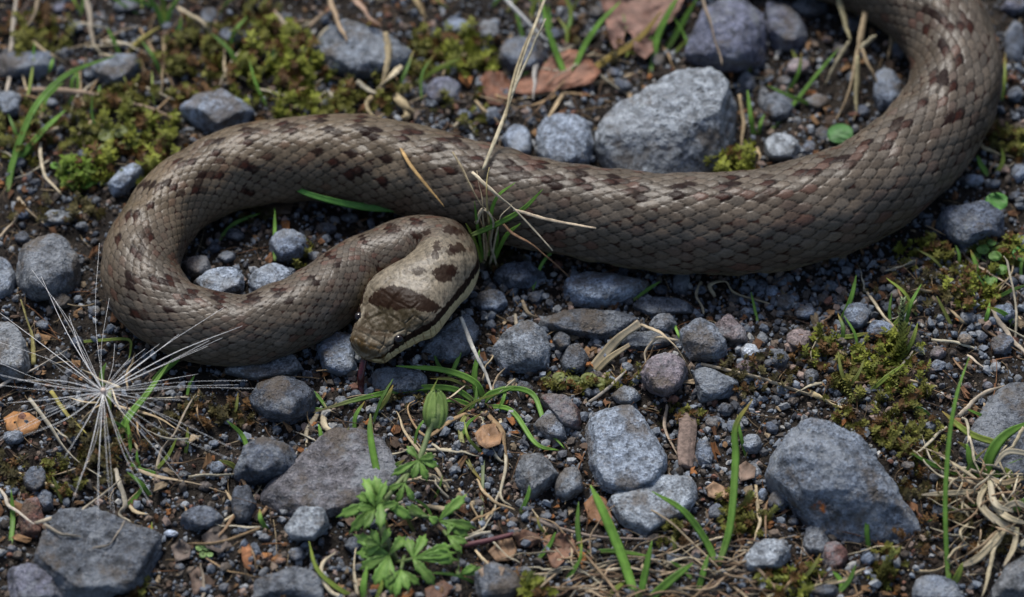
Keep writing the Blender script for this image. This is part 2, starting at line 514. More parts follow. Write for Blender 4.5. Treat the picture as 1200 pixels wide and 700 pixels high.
    bend = sstep(u, 560, 700) * (1 - sstep(u, 1000, 1120))
    base = base * (1 - 0.35 * bend[:, None, None]) + 0.35 * bend[:, None, None] * (np.array([0.150, 0.108, 0.060]) * (0.9 + 0.3 * mo)[..., None])
    # dark skin between the scales, widest behind each tip
    inter = (1 - sstep(edge, 0.03, 0.30)) * scaled
    base *= (1 - 0.30 * (1 - sstep(BV, 0.0, 0.28)) * scaled)[..., None]
    base *= (1 - 0.72 * inter)[..., None]
    # scales low on the side of the body with dark hind corners
    corner = (h2 < 0.26) & (aph > 0.40) & (edge < 0.55) & (BA < 0.1)
    base = np.where((corner & (scaled > 0.5))[..., None], np.array([0.024, 0.012, 0.009]) * (0.8 + 0.5 * h1)[..., None], base)
    # blotches along the back: whole scales
    qc = BK + 0.5 * np.mod(BJ, 2)
    uc = np.interp(qc.ravel(), q, u)
    iC = np.interp(uc, u, np.arange(nS))
    Cc = np.stack([np.interp(uc, u, C[:, k]) for k in range(3)], -1); Rc = np.interp(uc, u, R)
    Sc = np.stack([np.interp(uc, u, SD[:, k]) for k in range(3)], -1); Uc = np.stack([np.interp(uc, u, UP[:, k]) for k in range(3)], -1)
    pc = np.interp(BJ.ravel(), warp(wt), wt)
    cen = Cc + Rc[:, None] * (Sc * np.sin(pc)[:, None] + Uc * np.cos(pc)[:, None])
    bx, by = project(cen)
    bd = np.full(bx.shape, 1e9)
    for x, y in BLOTCH:
        bd = np.minimum(bd, np.hypot((bx - x), (by - y) * 1.15))
    bd = bd.reshape(nS, nP)
    reach = np.clip(sizepx * 0.33, 5.0, 8.6)
    dk = np.where(bd < reach * 0.9, 0.97, np.where((bd < reach * 1.4) & (h1 > 0.72), 0.7, 0.0))
    # ragged edge inside the scale
    rag = fbm(flat * 1400, 2, 31).reshape(nS, nP)
    dk = dk * sstep(BV + 0.10 * rag + 0.05, 0.0, 0.14) * (1 - hd[:, None]) * (aph < 1.6)
    dk = np.clip(dk * (1 + 0.25 * rag), 0, 0.95)
    base = base * (1 - dk[..., None]) + np.where((sstep(BV, 0.30, 0.75) * (h2 > 0.35))[..., None] > 0.5, np.array([0.028, 0.009, 0.006]), base * 0 + np.array([0.010, 0.0042, 0.0035])) * dk[..., None]
    dk = dk * 0.0
    dark = np.array([0.017, 0.0065, 0.005])
    base = base * (1 - dk[..., None]) + dark * dk[..., None]
    # --- head and neck markings
    neckfade = (1 - sstep(u, 150, 185))[:, None]
    headbase = np.array([0.172, 0.146, 0.104]) * (1 + 0.42 * fbm(flat * 1100, 3, 41) + 0.20 * fbm(flat * 260, 2, 42)).reshape(nS, nP)[..., None]
    w = (np.maximum(hd[:, None], neckfade) * np.ones_like(Q))[..., None] * 0.80
    base = base * (1 - w) + headbase * (1 + 0.35 * (h1 - 0.5) * (1 - hs[:, None]))[..., None] * w
    base *= (1 - 0.5 * inter * (1 - hs[:, None]) * w[..., 0])[..., None]
    base *= (1 - 0.48 * hs[:, None] * (1 - plate) * sstep(Uu, 4, 12))[..., None]
    ragh = 3.0 * fbm(flat * 1500, 3, 51).reshape(nS, nP) + 1.5 * fbm(flat * 500, 2, 52).reshape(nS, nP)
    hx, hy = (px + ragh).ravel(), (py + 0.8 * ragh).ravel()
    top = ((aph < 1.5) & (Uu < 230)).ravel()
    def paint(mask, col, k):
        nonlocal base
        k = (np.asarray(mask, float) * k).reshape(nS, nP)[..., None]
        base = base * (1 - k) + np.asarray(col) * k
    crown = hs[:, None] * (1 - sstep(aph, 0.75, 1.15)) * (1 - sstep(Uu, 60, 80)) * sstep(fbm(flat * 700, 3, 77).reshape(nS, nP), -0.7, 0.5)
    paint(crown, (0.052, 0.038, 0.022), 0.68)
    # olive smudge between the nape patch and the brow
    sm = 1.25 * np.exp(-(((px - 462) / 36) ** 2 + ((py - 373) / 17) ** 2) ** 1.4) * (Uu < 120) * (aph < 1.4)
    paint(np.clip(sm * (0.95 + 0.7 * ragh / 3), 0, 1), (0.026, 0.020, 0.010), 0.88)
    paint(top & in_poly(hx, hy, [(431, 349), (443, 339), (463, 335), (482, 340), (500, 348), (511, 355), (521, 363), (507, 366), (487, 363), (466, 363), (445, 361), (434, 356)]), (0.016, 0.008, 0.005), 0.96)
    paint(top & (poly_dist(hx, hy, [(416, 383), (436, 390), (455, 394), (468, 396)]) < 2.6), (0.050, 0.034, 0.020), 0.75)
    for x, y, rx, ry, k in [(521, 320, 14, 10, .92), (531, 318, 7, 6, .9), (536, 291, 10, 6, .9), (529, 295, 6, 4, .8), (512, 288, 4, 8, .85), (510, 299, 4, 6, .8), (491, 318, 9, 5, .75), (527, 269, 9, 5, .9), (538, 272, 8, 4, .85), (500, 272, 6, 4, .85), (487, 276, 7, 4, .8),
                         (425, 369, 6, 3, .6), (462, 268, 7, 5, .8), (553, 292, 3, 4, .7)]:
        paint((np.hypot((hx - x) / rx, (hy - y) / ry) < 1) & (aph < 1.7).ravel() & (Uu < 330).ravel(), (0.017, 0.008, 0.005), k)
    # stripe along the side: snout, eye, corner of the jaw, side of the neck (both sides)
    cph = np.interp(u, [0, 12, 38, 60, 100, 150, 185, 215], [1.25, 1.26, 1.18, 1.22, 1.22, 1.30, 1.36, 1.40])[:, None]
    half = np.interp(u, [0, 20, 38, 70, 110, 150, 190, 215], [2.2, 3.4, 6.0, 6.6, 4.8, 4.8, 4.2, 1.0])[:, None]
    dd = np.abs(aph - cph) * (R / PX)[:, None] + 0.5 * ragh
    paint(((dd < half * 1.1) & (Uu > 5) & (Uu < 212)).ravel(), (0.013, 0.007, 0.005), 0.97)
    # pale yellow lips under it
    lp = (aph > cph) & (dd >= half) & (aph < LIP + 0.55) & (Uu < 215)
    yl = np.array([0.46, 0.39, 0.215]) * (1 + 0.12 * ragh / 3)[..., None]
    lipmix = np.where(lp, 0.85, 0.0)[..., None]
    base = base * (1 - lipmix) + yl * lipmix
    paint(((lipd < 1.0) & (Uu > 3) & (Uu < 105)).ravel(), (0.06, 0.04, 0.02), 0.8)
    bars = (np.mod(Uu, 10.0) < 1.3) & lp & (Uu < 95)
    paint(bars.ravel(), (0.15, 0.10, 0.045), 0.85)
    brow = np.exp(-(((Uu - 37) / 9) ** 2 + ((aph - 0.72) * 31 / 2.2) ** 2))
    paint(np.clip(brow, 0, 1), (0.30, 0.26, 0.19), 0.8)
    # mottled muzzle tip
    mz = (1 - sstep(Uu, 10, 20)) * sstep(fbm(flat * 1100, 3, 61).reshape(nS, nP), -0.25, 0.25)
    paint(mz, (0.060, 0.036, 0.012), 0.8)
    base *= (1 - 0.25 * (1 - groove) * scaled)[..., None] ** 0.5
    base = np.clip(base, 0.004, 0.8)
    # ---------------- mesh
    idx = np.arange(nS * nP).reshape(nS, nP)
    a = idx[:-1]; b = idx[1:]
    F = np.stack([a, np.roll(a, -1, 1), np.roll(b, -1, 1), b], -1).reshape(-1, 4)
    v = V.reshape(-1, 3)
    loc = P(640, 300, 0.0)
    lum = base.mean(-1)
    gloss = (1 - 0.65 * hs[:, None]) * (0.35 + 0.65 * sstep(lum, 0.012, 0.06))
    me = mesh_np("snake", v - loc, F, True, np.concatenate([base, gloss[..., None]], -1).reshape(-1, 4))
    o = link("snake", me, MAT["skin"], loc)
    tag(o, "grey-brown snake with dark blotched back, looped across the stones, tongue out", "snake")
    # the two eyes
    def skin_point(uu, phi, lift=0.0):
        i = int(np.argmin(np.abs(u - uu)))
        x, y = section(np.array([phi]), np.array([float(i)]))
        n = SD[i] * math.sin(phi) + UP[i] * math.cos(phi)
        return C[i] + R[i] * (SD[i] * x[0] + UP[i] * y[0] * muz[i]) + n * lift, n, T[i]
    for sgn in (1, -1):
        p, n, t = skin_point(EYE_U, sgn * EYE_PH, -1.5 * PX)
        bm = bmesh.new(); bmesh.ops.create_uvsphere(bm, u_segments=24, v_segments=16, radius=6.4 * PX)
        ev = np.array([x.co[:] for x in bm.verts]); ef = [[y.index for y in f.verts] for f in bm.faces]; bm.free()
        nn = n / np.linalg.norm(n)
        ang = np.arccos(np.clip(ev @ nn / (6.4 * PX), -1, 1))
        col = np.where((ang < 0.42)[:, None], np.array([0.004, 0.004, 0.004]), np.array([0.006, 0.0035, 0.003]))
        tri = np.array([f for f in ef if len(f) == 3]); qd = np.array([f for f in ef if len(f) == 4])
        part("eye", ev + p, [tri, qd], MAT["eye"], o, loc, True, col)
    # forked tongue hanging from the mouth
    m0, n, t = skin_point(3.0, math.pi, -3 * PX)
    pts = [m0 - 0 * t, P(423, 440, 0.0058), P(423, 452, 0.0036), P(424, 462, 0.0024)]
    vv, ff = tube(catmull(pts, 6), [3.6 * PX, 4.2 * PX, 3.8 * PX, 2.6 * PX], 8, 0.75)
    cc = np.empty((len(vv), 3)); cc[:] = (0.035, 0.005, 0.006)
    tg = part("tongue", vv, ff, MAT["tongue"], o, loc, True, cc)
    for ex in (416, 431):
        vv, ff = tube(catmull([pts[-1], P((424 + ex) / 2, 467, 0.0018), P(ex, 472, 0.0016)], 5), [1.7 * PX, 1.2 * PX, 0.3 * PX], 6)
        cc = np.empty((len(vv), 3)); cc[:] = (0.03, 0.005, 0.005)
        part("tongue_tip", vv, ff, MAT["tongue"], tg, loc, True, cc)
    return o

def tube(path, radii, sides=6, flat=1.0, twist=0.0, jag=0.0, ridges=None):
    """a closed tapering stalk along path; flat < 1 squeezes it"""
    path = np.asarray(path, float); n = len(path)
    r = np.interp(np.linspace(0, 1, n), np.linspace(0, 1, len(radii)), radii)
    T = np.gradient(path, axis=0); T /= (np.linalg.norm(T, axis=1)[:, None] + 1e-12)
    ref = np.array([0.15, -0.60, 0.80])
    A = np.cross(T, ref); A /= (np.linalg.norm(A, axis=1)[:, None] + 1e-9)
    B = np.cross(A, T)
    an = np.arange(sides) / sides * 2 * math.pi
    tw = np.linspace(0, twist, n)
    v = []
    for i in range(n):
        aa = an
        ca, sa = np.cos(aa), np.sin(aa) * flat
        c2, s2 = math.cos(tw[i]), math.sin(tw[i])
        x = ca * c2 - sa * s2; y = ca * s2 + sa * c2
        k = r[i] * (1 + (jag * RNG.uniform(-1, 1, sides) if jag else 0) + (ridges if ridges is not None else 0))
        v.append(path[i] + (A[i] * (x * k)[:, None]) + (B[i] * (y * k)[:, None]))
    v = np.vstack(v + [path[:1], path[-1:]])
    idx = np.arange(n * sides).reshape(n, sides)
    a, b = idx[:-1], idx[1:]
    q = np.stack([a, np.roll(a, -1, 1), np.roll(b, -1, 1), b], -1).reshape(-1, 4)
    c0, c1 = n * sides, n * sides + 1
    t0 = np.stack([np.full(sides, c0), np.roll(idx[0], -1), idx[0]], -1)
    t1 = np.stack([np.full(sides, c1), idx[-1], np.roll(idx[-1], -1)], -1)
    return v, [q, np.vstack([t0, t1])]
SNAKE_OBJ = build_snake()
# ------------------------------------------------------------------ labels that single a stone out
LANDMARKS = [("the snake's head", 466, 375), ("the white seed head", 122, 458), ("the green lobed-leaf plant", 462, 615), ("the rust-spotted grey rock", 990, 560),
    ("the speckled slab", 745, 550), ("the pale flat-faced rock behind the snake", 782, 135), ("the pinkish pitted stone", 778, 440), ("the brown-grey sunken slab", 392, 560),
    ("the grey bark chip", 804, 515), ("the pale dry grass clump", 1165, 600), ("the curled dead oak leaf", 745, 28), ("the loop of the snake's neck", 300, 290),
    ("the dark earthy boulder", 115, 640), ("the tall bleached stalk", 602, 95), ("the upright moss shoots", 1045, 425), ("the lichened stone by the snake's bend", 52, 310),
    ("the wide blurred slate stone", 423, 55), ("the round green leaflet", 985, 157), ("the pale blue-grey stone above the snake's bend", 253, 128), ("the dark chipped stone under the snake's belly", 1135, 258),
    ("the folded straw", 715, 410), ("the brown hooked leaf on the soil", 655, 638), ("the orange dead leaf scrap", 27, 495), ("the russet leaf behind the snake", 655, 85)]
USED = {}
PENDING = []          # (object, size, colour word, shape word, noun, x, y)

def dir_word(x, y, lx, ly):
    dx, dy = x - lx, y - ly
    if abs(dx) > 2.2 * abs(dy): return "to the right of" if dx > 0 else "to the left of"
    if abs(dy) > 2.2 * abs(dx): return "below" if dy > 0 else "above"
    return ("below right of" if dx > 0 else "below left of") if dy > 0 else ("above right of" if dx > 0 else "above left of")

def label_all():
    def near(x, y):
        return sorted(LANDMARKS, key=lambda l: math.hypot(x - l[1], y - l[2]))
    def how(x, y, l):
        d = math.hypot(x - l[1], y - l[2])
        return "close" if d < 55 else "" if d < 115 else "well"
    rows = []
    for o, size, col, shape, noun, x, y in PENDING:
        ls = near(x, y)
        opts = []
        for l in ls[:3]:
            h = how(x, y, l)
            opts.append(" ".join(w for w in [size, col, shape, noun, h, dir_word(x, y, l[1], l[2]), l[0]] if w))
        rows.append([o, opts, x, y, size])
    taken = set(USED)
    groups = {}
    for r in rows:
        done = False
        for c in r[1]:
            if c not in taken and len(c.replace("-", " ").split()) <= 15:
                taken.add(c); r[0]["label"] = c; done = True; break
        if not done:
            groups.setdefault(r[1][0], []).append(r)
    for c, g in groups.items():
        # several alike by the same landmark: tell them apart by which stands higher
        for i, r in enumerate(sorted(g, key=lambda r: r[3])):
            for extra in (["a lower", "a lower still", "the lowest"][min(i, 2)], "another", "one more", "yet another"):
                cand = extra + " " + c
                cand = " ".join(cand.split()[:16])
                if cand not in taken and len(cand.split()) <= 16: break
            taken.add(cand); r[0]["label"] = cand

# ------------------------------------------------------------------ stones
def icos(n):
    bm = bmesh.new(); bmesh.ops.create_icosphere(bm, subdivisions=n, radius=1.0)
    v = np.array([x.co[:] for x in bm.verts]); v /= np.linalg.norm(v, axis=1)[:, None]
    f = np.array([[y.index for y in q.verts] for q in bm.faces]); bm.free()
    return v, f
ICO = {n: icos(n) for n in (1, 2, 3, 4, 5, 6)}

def hull_planes(pts):
    bm = bmesh.new()
    for p in pts: bm.verts.new(p)
    r = bmesh.ops.convex_hull(bm, input=bm.verts)
    bm.normal_update()
    c = np.mean(pts, 0)
    pl = []
    for f in bm.faces:
        if f.calc_area() < 1e-12: continue
        n = np.array(f.normal); p = np.array(f.verts[0].co)
        d = float((p - c) @ n)
        if d < 0: n, d = -n, -d
        if d > 1e-6 and not any(n @ m > 0.985 for m, _ in pl): pl.append((n, d))
    bm.free()
    return c, np.array([n for n, _ in pl]), np.array([d for _, d in pl])

def stone_mesh(pts, sub, k, rough, seed):
    c, N, D = hull_planes(pts)
    dirs, f = ICO[sub]
    # broken faces: a few extra flat cuts
    rs = np.random.default_rng(seed)
    nc = int(rs.integers(8, 15)); M = rs.normal(size=(nc, 3)); M[:, 2] = np.abs(M[:, 2]) * 0.8; M /= np.linalg.norm(M, axis=1)[:, None]
    sup = np.max((pts - c) @ M.T, 0) * rs.uniform(0.80, 0.98, nc)
    N = np.vstack([N, M]); D = np.concatenate([D, sup])
    x = np.clip(dirs @ N.T, 1e-4, None) / D
    k = min(k, 110); mx_ = x.max(1, keepdims=True)
    r = 1.0 / (mx_[:, 0] * np.sum((x / mx_) ** k, 1) ** (1.0 / k))
    size = float(np.mean(r))
    v = c + dirs * r[:, None]
    w = v / size
    n = 0.024 * fbm(w * 1.1 + seed, 2, seed) + 0.032 * rough * fbm(w * 3.2 + seed, 3, seed + 3, 0.6) + 0.018 * rough * fbm(w * 9 + seed, 2, seed + 5)
    # a few chipped pits
    pit = vnoise(w * 4.3 + seed, seed + 8); n -= 0.05 * rough * np.clip(pit - 0.55, 0, 1)
    return v + dirs * (n * size)[:, None], f, c

COLOR = {"B": ((0.150, 0.164, 0.182), "bluish grey"), "L": ((0.235, 0.250, 0.262), "pale blue-grey"), "D": ((0.082, 0.088, 0.098), "dark grey"), "G": ((0.160, 0.162, 0.162), "plain grey"),
         "P": ((0.205, 0.158, 0.146), "pinkish grey"), "R": ((0.105, 0.048, 0.036), "reddish brown"), "N": ((0.110, 0.086, 0.068), "brown"), "W": ((0.42, 0.44, 0.46), "whitish"),
         "T": ((0.21, 0.155, 0.105), "tan"), "V": ((0.125, 0.120, 0.138), "violet grey"), "S": ((0.120, 0.104, 0.096), "brown-grey"), "O": ((0.30, 0.12, 0.035), "orange")}
N_STONE = 0
def stone(label, col, poly, h=None, ridge=None, k=None, group=None, rough=1.0, name=None, drop=0.0, fixed=None, mat=None):
    """poly: outline in photograph pixels; the stone stands on the soil, its lower edge at the soil and its upper edge at its height"""
    global N_STONE
    N_STONE += 1; seed = 100 + 7 * N_STONE
    rr = random.Random(seed)
    poly = np.asarray(poly, float)
    w = np.ptp(poly[:, 0]); hh = np.ptp(poly[:, 1])
    if h is None: h = 0.46 * min(w, 1.25 * hh)
    top = h * PX
    y0, y1 = poly[:, 1].min(), poly[:, 1].max()
    cx, cy = poly.mean(0)
    g0 = gz1(*P(cx, cy, 0.0)[:2]) - drop * PX
    t = (y1 - poly[:, 1]) / max(hh, 1)
    pts = [P(x, y, g0 + top * tt) for (x, y), tt in zip(poly, t)]
    # sides go down into the soil
    for p, tt in zip(list(pts), t):
        pts.append(np.array([p[0] * 0.94 + 0.06 * P(cx, cy, 0)[0], p[1] - (0.0 if tt > .5 else -0.0012), g0 - 0.28 * top - 0.0006]))
    fr = ridge if ridge is not None else rr.uniform(0.40, 0.75)
    if fixed:
        for x, y, z in fixed: pts.append(P(x, y, g0 + top * z))
    else:
        for x, y in poly:
            a = fr + rr.uniform(-0.12, 0.12)
            pts.append(P(cx + (x - cx) * a, cy + (y - cy) * a, g0 + top * rr.uniform(0.82, 1.12)))
    big = max(w, hh)
    sub = 6 if big > 118 else 5 if big > 50 else 4 if big > 20 else 3
    v, f, c = stone_mesh(np.array(pts), sub, k or rr.choice([60, 80, 100, 140]), rough, seed)
    base = np.array([c[0], c[1], g0])
    nm = name or ("rock" if big > 90 else "stone" if big > 26 else "pebble")
    o = link(nm, mesh_np(nm, v - base, f), mat or MAT["stone"], base)
    rgb, word = COLOR[col]
    j = rr.uniform(0.95, 1.08) if big > 90 else rr.uniform(0.75, 1.25); tn = rr.uniform(-0.09, 0.03)
    o.color = (rgb[0] * j * (1 + tn) * 0.94, rgb[1] * j * (1 + tn * .3), rgb[2] * j * (1 - tn) * 1.08, 1)
    tag(o, None, nm, group or ("rocks bedded in the soil" if nm == "rock" else "stones lying on the soil" if nm == "stone" else "small pebbles between the stones"))
    if label:
        o["label"] = label; USED[label] = 1
    else:
        shape = "flat" if w > 1.9 * hh else "tall" if hh > 1.15 * w else "angular" if (k or 30) > 24 else "rounded"
        size = "small" if big < 26 else "mid-sized" if big < 60 else "large"
        if big < 17: size = "tiny"
        PENDING.append((o, size, word, shape, nm if nm != "stone" else "stone", cx, cy))
    return o

def ell(cx, cy, w, h, seed, n=7, rot=0.0):
    rr = random.Random(seed)
    a0 = rr.uniform(0, 6.28)
    out = []
    for i in range(n):
        a = a0 + (i + rr.uniform(-0.28, 0.28)) / n * 2 * math.pi
        k = rr.uniform(0.88, 1.10)
        x, y = math.cos(a) * w / 2 * k, math.sin(a) * h / 2 * k
        out.append((cx + x * math.cos(rot) - y * math.sin(rot), cy + x * math.sin(rot) + y * math.cos(rot)))
    return out

# the big rocks, outline traced corner by corner
stone("pale flat-faced rock with a dark undercut front behind the snake's body", "L", [(697, 160), (705, 133), (725, 125), (745, 118), (768, 97), (790, 83), (820, 77), (848, 75), (865, 90), (869, 115), (866, 150), (850, 205), (790, 215), (720, 212), (697, 185)], 62,
      fixed=[(704, 160, .62), (733, 150, .72), (790, 152, .80), (833, 155, .80), (858, 142, .85), (800, 95, 1.0), (845, 90, 1.0)], k=104, name="rock")
RUST_AT = (0, 0, 0)
_r = [(897, 523), (915, 495), (935, 487), (970, 489), (1000, 510), (1024, 536), (1047, 556), (1067, 590), (1082, 613), (1083, 633), (1074, 638), (1034, 632), (994, 632), (964, 622), (940, 596), (930, 570), (900, 540)]
big = stone("large blue-grey rock with an orange rust spot on its front edge", "B", _r, 66,
      fixed=[(937, 588, .55), (978, 590, .62), (1020, 583, .60), (1058, 600, .45), (925, 530, .95), (960, 520, 1.05), (1000, 550, .95)], k=120, name="rock")
_l = np.array(big.location); RUST_AT = tuple(P(961, 597, 0.0062) - _l)
big.data.materials[0] = rust_stone_material()
stone("upper half of the speckled slab, mottled pale grey, sunk in the soil", "L", [(684, 486), (697, 473), (740, 474), (760, 493), (780, 520), (783, 547), (770, 568), (735, 582), (705, 575), (690, 562)], 30, k=88, ridge=.82, name="rock")
stone("lower stepped slab, speckled pale grey, ending in a blunt point", "L", [(706, 580), (735, 566), (775, 555), (817, 556), (822, 570), (807, 602), (780, 610), (757, 629), (734, 622), (722, 602)], 20, k=88, ridge=.8, name="rock")
stone("dark earthy boulder, flat topped, between two dead stalks", "D", [(30, 645), (45, 615), (65, 590), (110, 592), (150, 605), (187, 623), (194, 665), (165, 690), (110, 704), (50, 702)], 34, k=80, ridge=.82, rough=1.3, name="rock")
stone("flat brown-grey slab sunk in the soil under the green plant", "S", [(296, 580), (330, 560), (355, 540), (380, 510), (400, 488), (440, 492), (470, 528), (476, 560), (440, 590), (410, 606), (385, 612), (350, 612), (310, 605)], 20, k=16, ridge=.85, name="rock")
stone("wide blurred slate stone behind the snake under a broken straw", "B", [(362, 54), (385, 34), (400, 22), (430, 28), (470, 42), (485, 58), (480, 76), (450, 90), (410, 92), (375, 80)], 36, k=72, ridge=.7, name="rock")
stone("large violet-grey rock at the top edge beside the oak leaf", "V", [(798, 66), (806, 30), (828, -6), (870, -12), (895, 12), (900, 45), (895, 76), (868, 84), (845, 76), (820, 78)], 46, k=88, name="rock")
stone("grey stone at the top edge right of the violet one", "V", [(898, 0), (925, 4), (947, 28), (945, 52), (925, 62), (905, 58), (896, 30)], 30)
stone("blue-grey stone half hidden behind the snake, left of the pale rock", "L", [(628, 150), (640, 133), (665, 129), (690, 134), (698, 160), (690, 192), (672, 202), (640, 196), (628, 175)], 34)
stone("little blue-grey stone wedged behind the snake by the tall stalk", "L", [(588, 160), (598, 146), (615, 144), (625, 160), (622, 182), (600, 184)], 20)
stone("pale blue-grey stone lying against the top of the snake's bend", "L", [(210, 124), (232, 106), (265, 100), (285, 112), (299, 130), (285, 148), (255, 160), (238, 154), (222, 140)], 36, k=104)
stone("grey wedge stone under the green grass blade at the upper edge", "B", [(103, 80), (118, 68), (140, 61), (160, 63), (164, 75), (150, 92), (138, 104), (118, 95)], 26, k=104)
stone("flat dark blue stone under the bent stalk", "B", [(-8, 62), (25, 57), (62, 61), (69, 78), (55, 90), (0, 92)], 18)
stone("grey stone cut off by the edge below the bent stalk", "B", [(-10, 108), (14, 104), (27, 112), (24, 134), (0, 140)], 16)
stone("whitish grey facetted stone beside the snake's outer bend", "L", [(124, 215), (138, 198), (157, 188), (168, 195), (160, 212), (147, 226), (133, 232)], 22, k=120)
stone("lichened rounded stone beside the snake's outermost bend", "G", [(12, 310), (24, 285), (45, 270), (75, 274), (94, 298), (93, 330), (77, 352), (37, 356), (17, 332)], 42, k=24)
stone("grey stone by the edge left of the seed head's upper hairs", "G", [(-10, 372), (18, 378), (33, 400), (36, 430), (25, 449), (-10, 448)], 30)
stone("blue-grey stone at the edge beside the lichened stone", "B", [(-10, 298), (8, 300), (19, 320), (16, 350), (-10, 356)], 24)
stone("blue-grey stone inside the loop, touching the snake's neck, paler left one", "L", [(226, 328), (245, 314), (270, 311), (286, 318), (287, 342), (262, 350), (238, 346)], 24)
stone("rounded blue-grey stone inside the loop just above the neck", "L", [(288, 328), (300, 312), (320, 306), (341, 311), (345, 327), (330, 344), (300, 348)], 26, k=24)
stone("pitted round stone inside the loop under the thin green blade", "B", [(312, 286), (322, 270), (340, 266), (358, 274), (362, 292), (350, 308), (325, 306)], 26, k=24)
stone("dark brownish stone in the loop's inner corner", "N", [(212, 308), (225, 297), (243, 300), (250, 314), (238, 326), (216, 326)], 18)
stone("dark slate stone beside the tongue tip, under the chin", "D", [(290, 465), (300, 447), (325, 436), (350, 439), (372, 460), (370, 485), (345, 499), (315, 493), (298, 480)], 36, k=28)
stone("blue-grey stone right below the neck, left of the chin", "B", [(370, 405), (380, 390), (400, 382), (414, 395), (416, 425), (422, 441), (400, 442), (378, 434)], 26)
stone("broad grey stone under the snake's jaw", "G", [(488, 418), (500, 396), (525, 380), (548, 364), (562, 384), (551, 411), (535, 426), (505, 432)], 24)
stone("long grey stone tucked under the first coil", "G", [(252, 432), (290, 420), (345, 414), (360, 424), (342, 441), (298, 447)], 20)
stone("slate stone below the tongue among grass blades", "B", [(428, 448), (440, 432), (470, 430), (502, 436), (500, 456), (470, 470), (440, 466)], 20)
stone("greenish dark stone in front of the snake beneath the crossed straws", "D", [(576, 320), (590, 307), (620, 306), (640, 321), (622, 339), (590, 340)], 20)
stone("small dark stone right of the snake's neck", "B", [(555, 352), (568, 337), (590, 340), (598, 355), (586, 368), (562, 366)], 18)
stone("pale streaked blue stone touching the snake's underside", "L", [(650, 341), (660, 325), (683, 317), (710, 319), (735, 321), (767, 328), (746, 351), (715, 362), (668, 359)], 26, k=104)
stone("long flat dark stone in front of the streaked blue one", "D", [(620, 378), (665, 363), (727, 360), (754, 370), (746, 389), (710, 400), (650, 389)], 18, k=80)
stone("long thin slate stone below the little green blade", "D", [(740, 357), (750, 347), (787, 347), (814, 356), (816, 367), (760, 371)], 14)
stone("blue angular stone with yellow flecks, left of the folded straw", "B", [(574, 407), (595, 385), (620, 372), (639, 385), (646, 406), (643, 432), (625, 438), (590, 434)], 32, k=120)
stone("dark rounded pebble right of the blue angular stone", "D", [(645, 398), (656, 385), (668, 392), (670, 408), (656, 413)], 14, k=20)
stone("dark stone at the foot of the folded straw", "D", [(655, 420), (666, 402), (680, 399), (691, 420), (684, 437), (662, 438)], 18)
stone("grey rounded stone above the pinkish one", "G", [(760, 380), (770, 366), (786, 366), (794, 380), (786, 393), (766, 393)], 20)
stone("flat slate chip under the arched straw", "D", [(718, 400), (745, 389), (780, 390), (794, 400), (770, 410), (735, 411)], 12)
stone("tall mossy-topped grey stone between arched straw and pink chip", "G", [(796, 388), (815, 369), (836, 376), (855, 406), (845, 424), (806, 422)], 26)
stone("pink-brown triangular chip below the snake", "P", [(836, 376), (853, 365), (874, 386), (877, 402), (857, 404), (838, 391)], 18, k=120)
stone("white-blue pebble below the pink-brown chip", "W", [(866, 410), (874, 401), (886, 404), (891, 414), (882, 422), (870, 420)], 12)
stone("pinkish pitted stone under the arched straw", "P", [(747, 437), (760, 417), (790, 409), (807, 427), (801, 448), (785, 464), (762, 459)], 34, k=72, rough=1.4)
stone("blue-grey pointed stone right of the pinkish pitted one", "B", [(812, 434), (830, 428), (853, 439), (872, 453), (855, 467), (820, 474)], 22, k=120)
stone("rounded grey pebble below the pinkish pitted stone", "L", [(714, 463), (728, 451), (745, 452), (753, 465), (740, 475), (722, 473)], 16, k=20)
stone("reddish brown wedge stone above the speckled slab", "R", [(631, 462), (660, 459), (684, 485), (679, 505), (660, 502), (645, 482)], 20, k=104)
stone("blue stone left of the reddish wedge", "B", [(624, 497), (642, 477), (661, 491), (665, 517), (645, 521)], 18)
stone("grey trapezoid stone with lit face left of the speckled slab", "G", [(602, 556), (612, 528), (633, 529), (656, 555), (640, 572), (623, 589)], 26, k=120)
stone("pitted pale stone tucked against the speckled slab", "L", [(649, 566), (663, 543), (681, 545), (686, 573), (663, 589), (650, 585)], 24, k=16, rough=1.4)
stone("pale oval pebble lying on the brown-grey slab", "L", [(331, 618), (350, 592), (384, 593), (387, 613), (368, 634), (342, 634)], 22, k=24, drop=-14)
stone("dark angular block at the left end of the brown-grey slab", "D", [(272, 546), (285, 518), (310, 505), (335, 514), (353, 540), (349, 556), (320, 564), (290, 570), (275, 562)], 34, k=104)
stone("upright dark pebble below the angular block", "D", [(269, 590), (275, 570), (292, 569), (301, 590), (292, 614), (277, 614)], 18)
stone("dark slate stone at the boulder's shoulder", "D", [(208, 606), (225, 594), (247, 591), (265, 610), (250, 622), (220, 622)], 18)
stone("violet-grey stone cut by the lower edge beside the boulder", "V", [(6, 666), (38, 659), (63, 674), (80, 704), (12, 706)], 22)
stone("small angular slate stone under the left grass blade", "D", [(26, 560), (35, 546), (52, 547), (56, 568), (42, 577), (30, 573)], 14)
stone("small slate stone on the boulder's upper rim", "B", [(40, 586), (50, 572), (62, 576), (63, 596), (48, 602)], 12)
stone("reddish brown clod beside the boulder", "R", [(20, 610), (28, 582), (45, 578), (52, 600), (46, 632), (28, 638)], 16, k=20)
stone("dark slab along the lower edge below the oval pebble", "D", [(298, 676), (335, 662), (373, 669), (388, 706), (290, 706)], 16)
stone("small orange-red chip at the plant's foot, larger of two", "O", [(317, 656), (325, 648), (337, 650), (336, 661), (322, 664)], 9)
stone("small orange-red chip lying flat left of its twin", "O", [(299, 654), (306, 647), (320, 648), (318, 656), (304, 659)], 6)
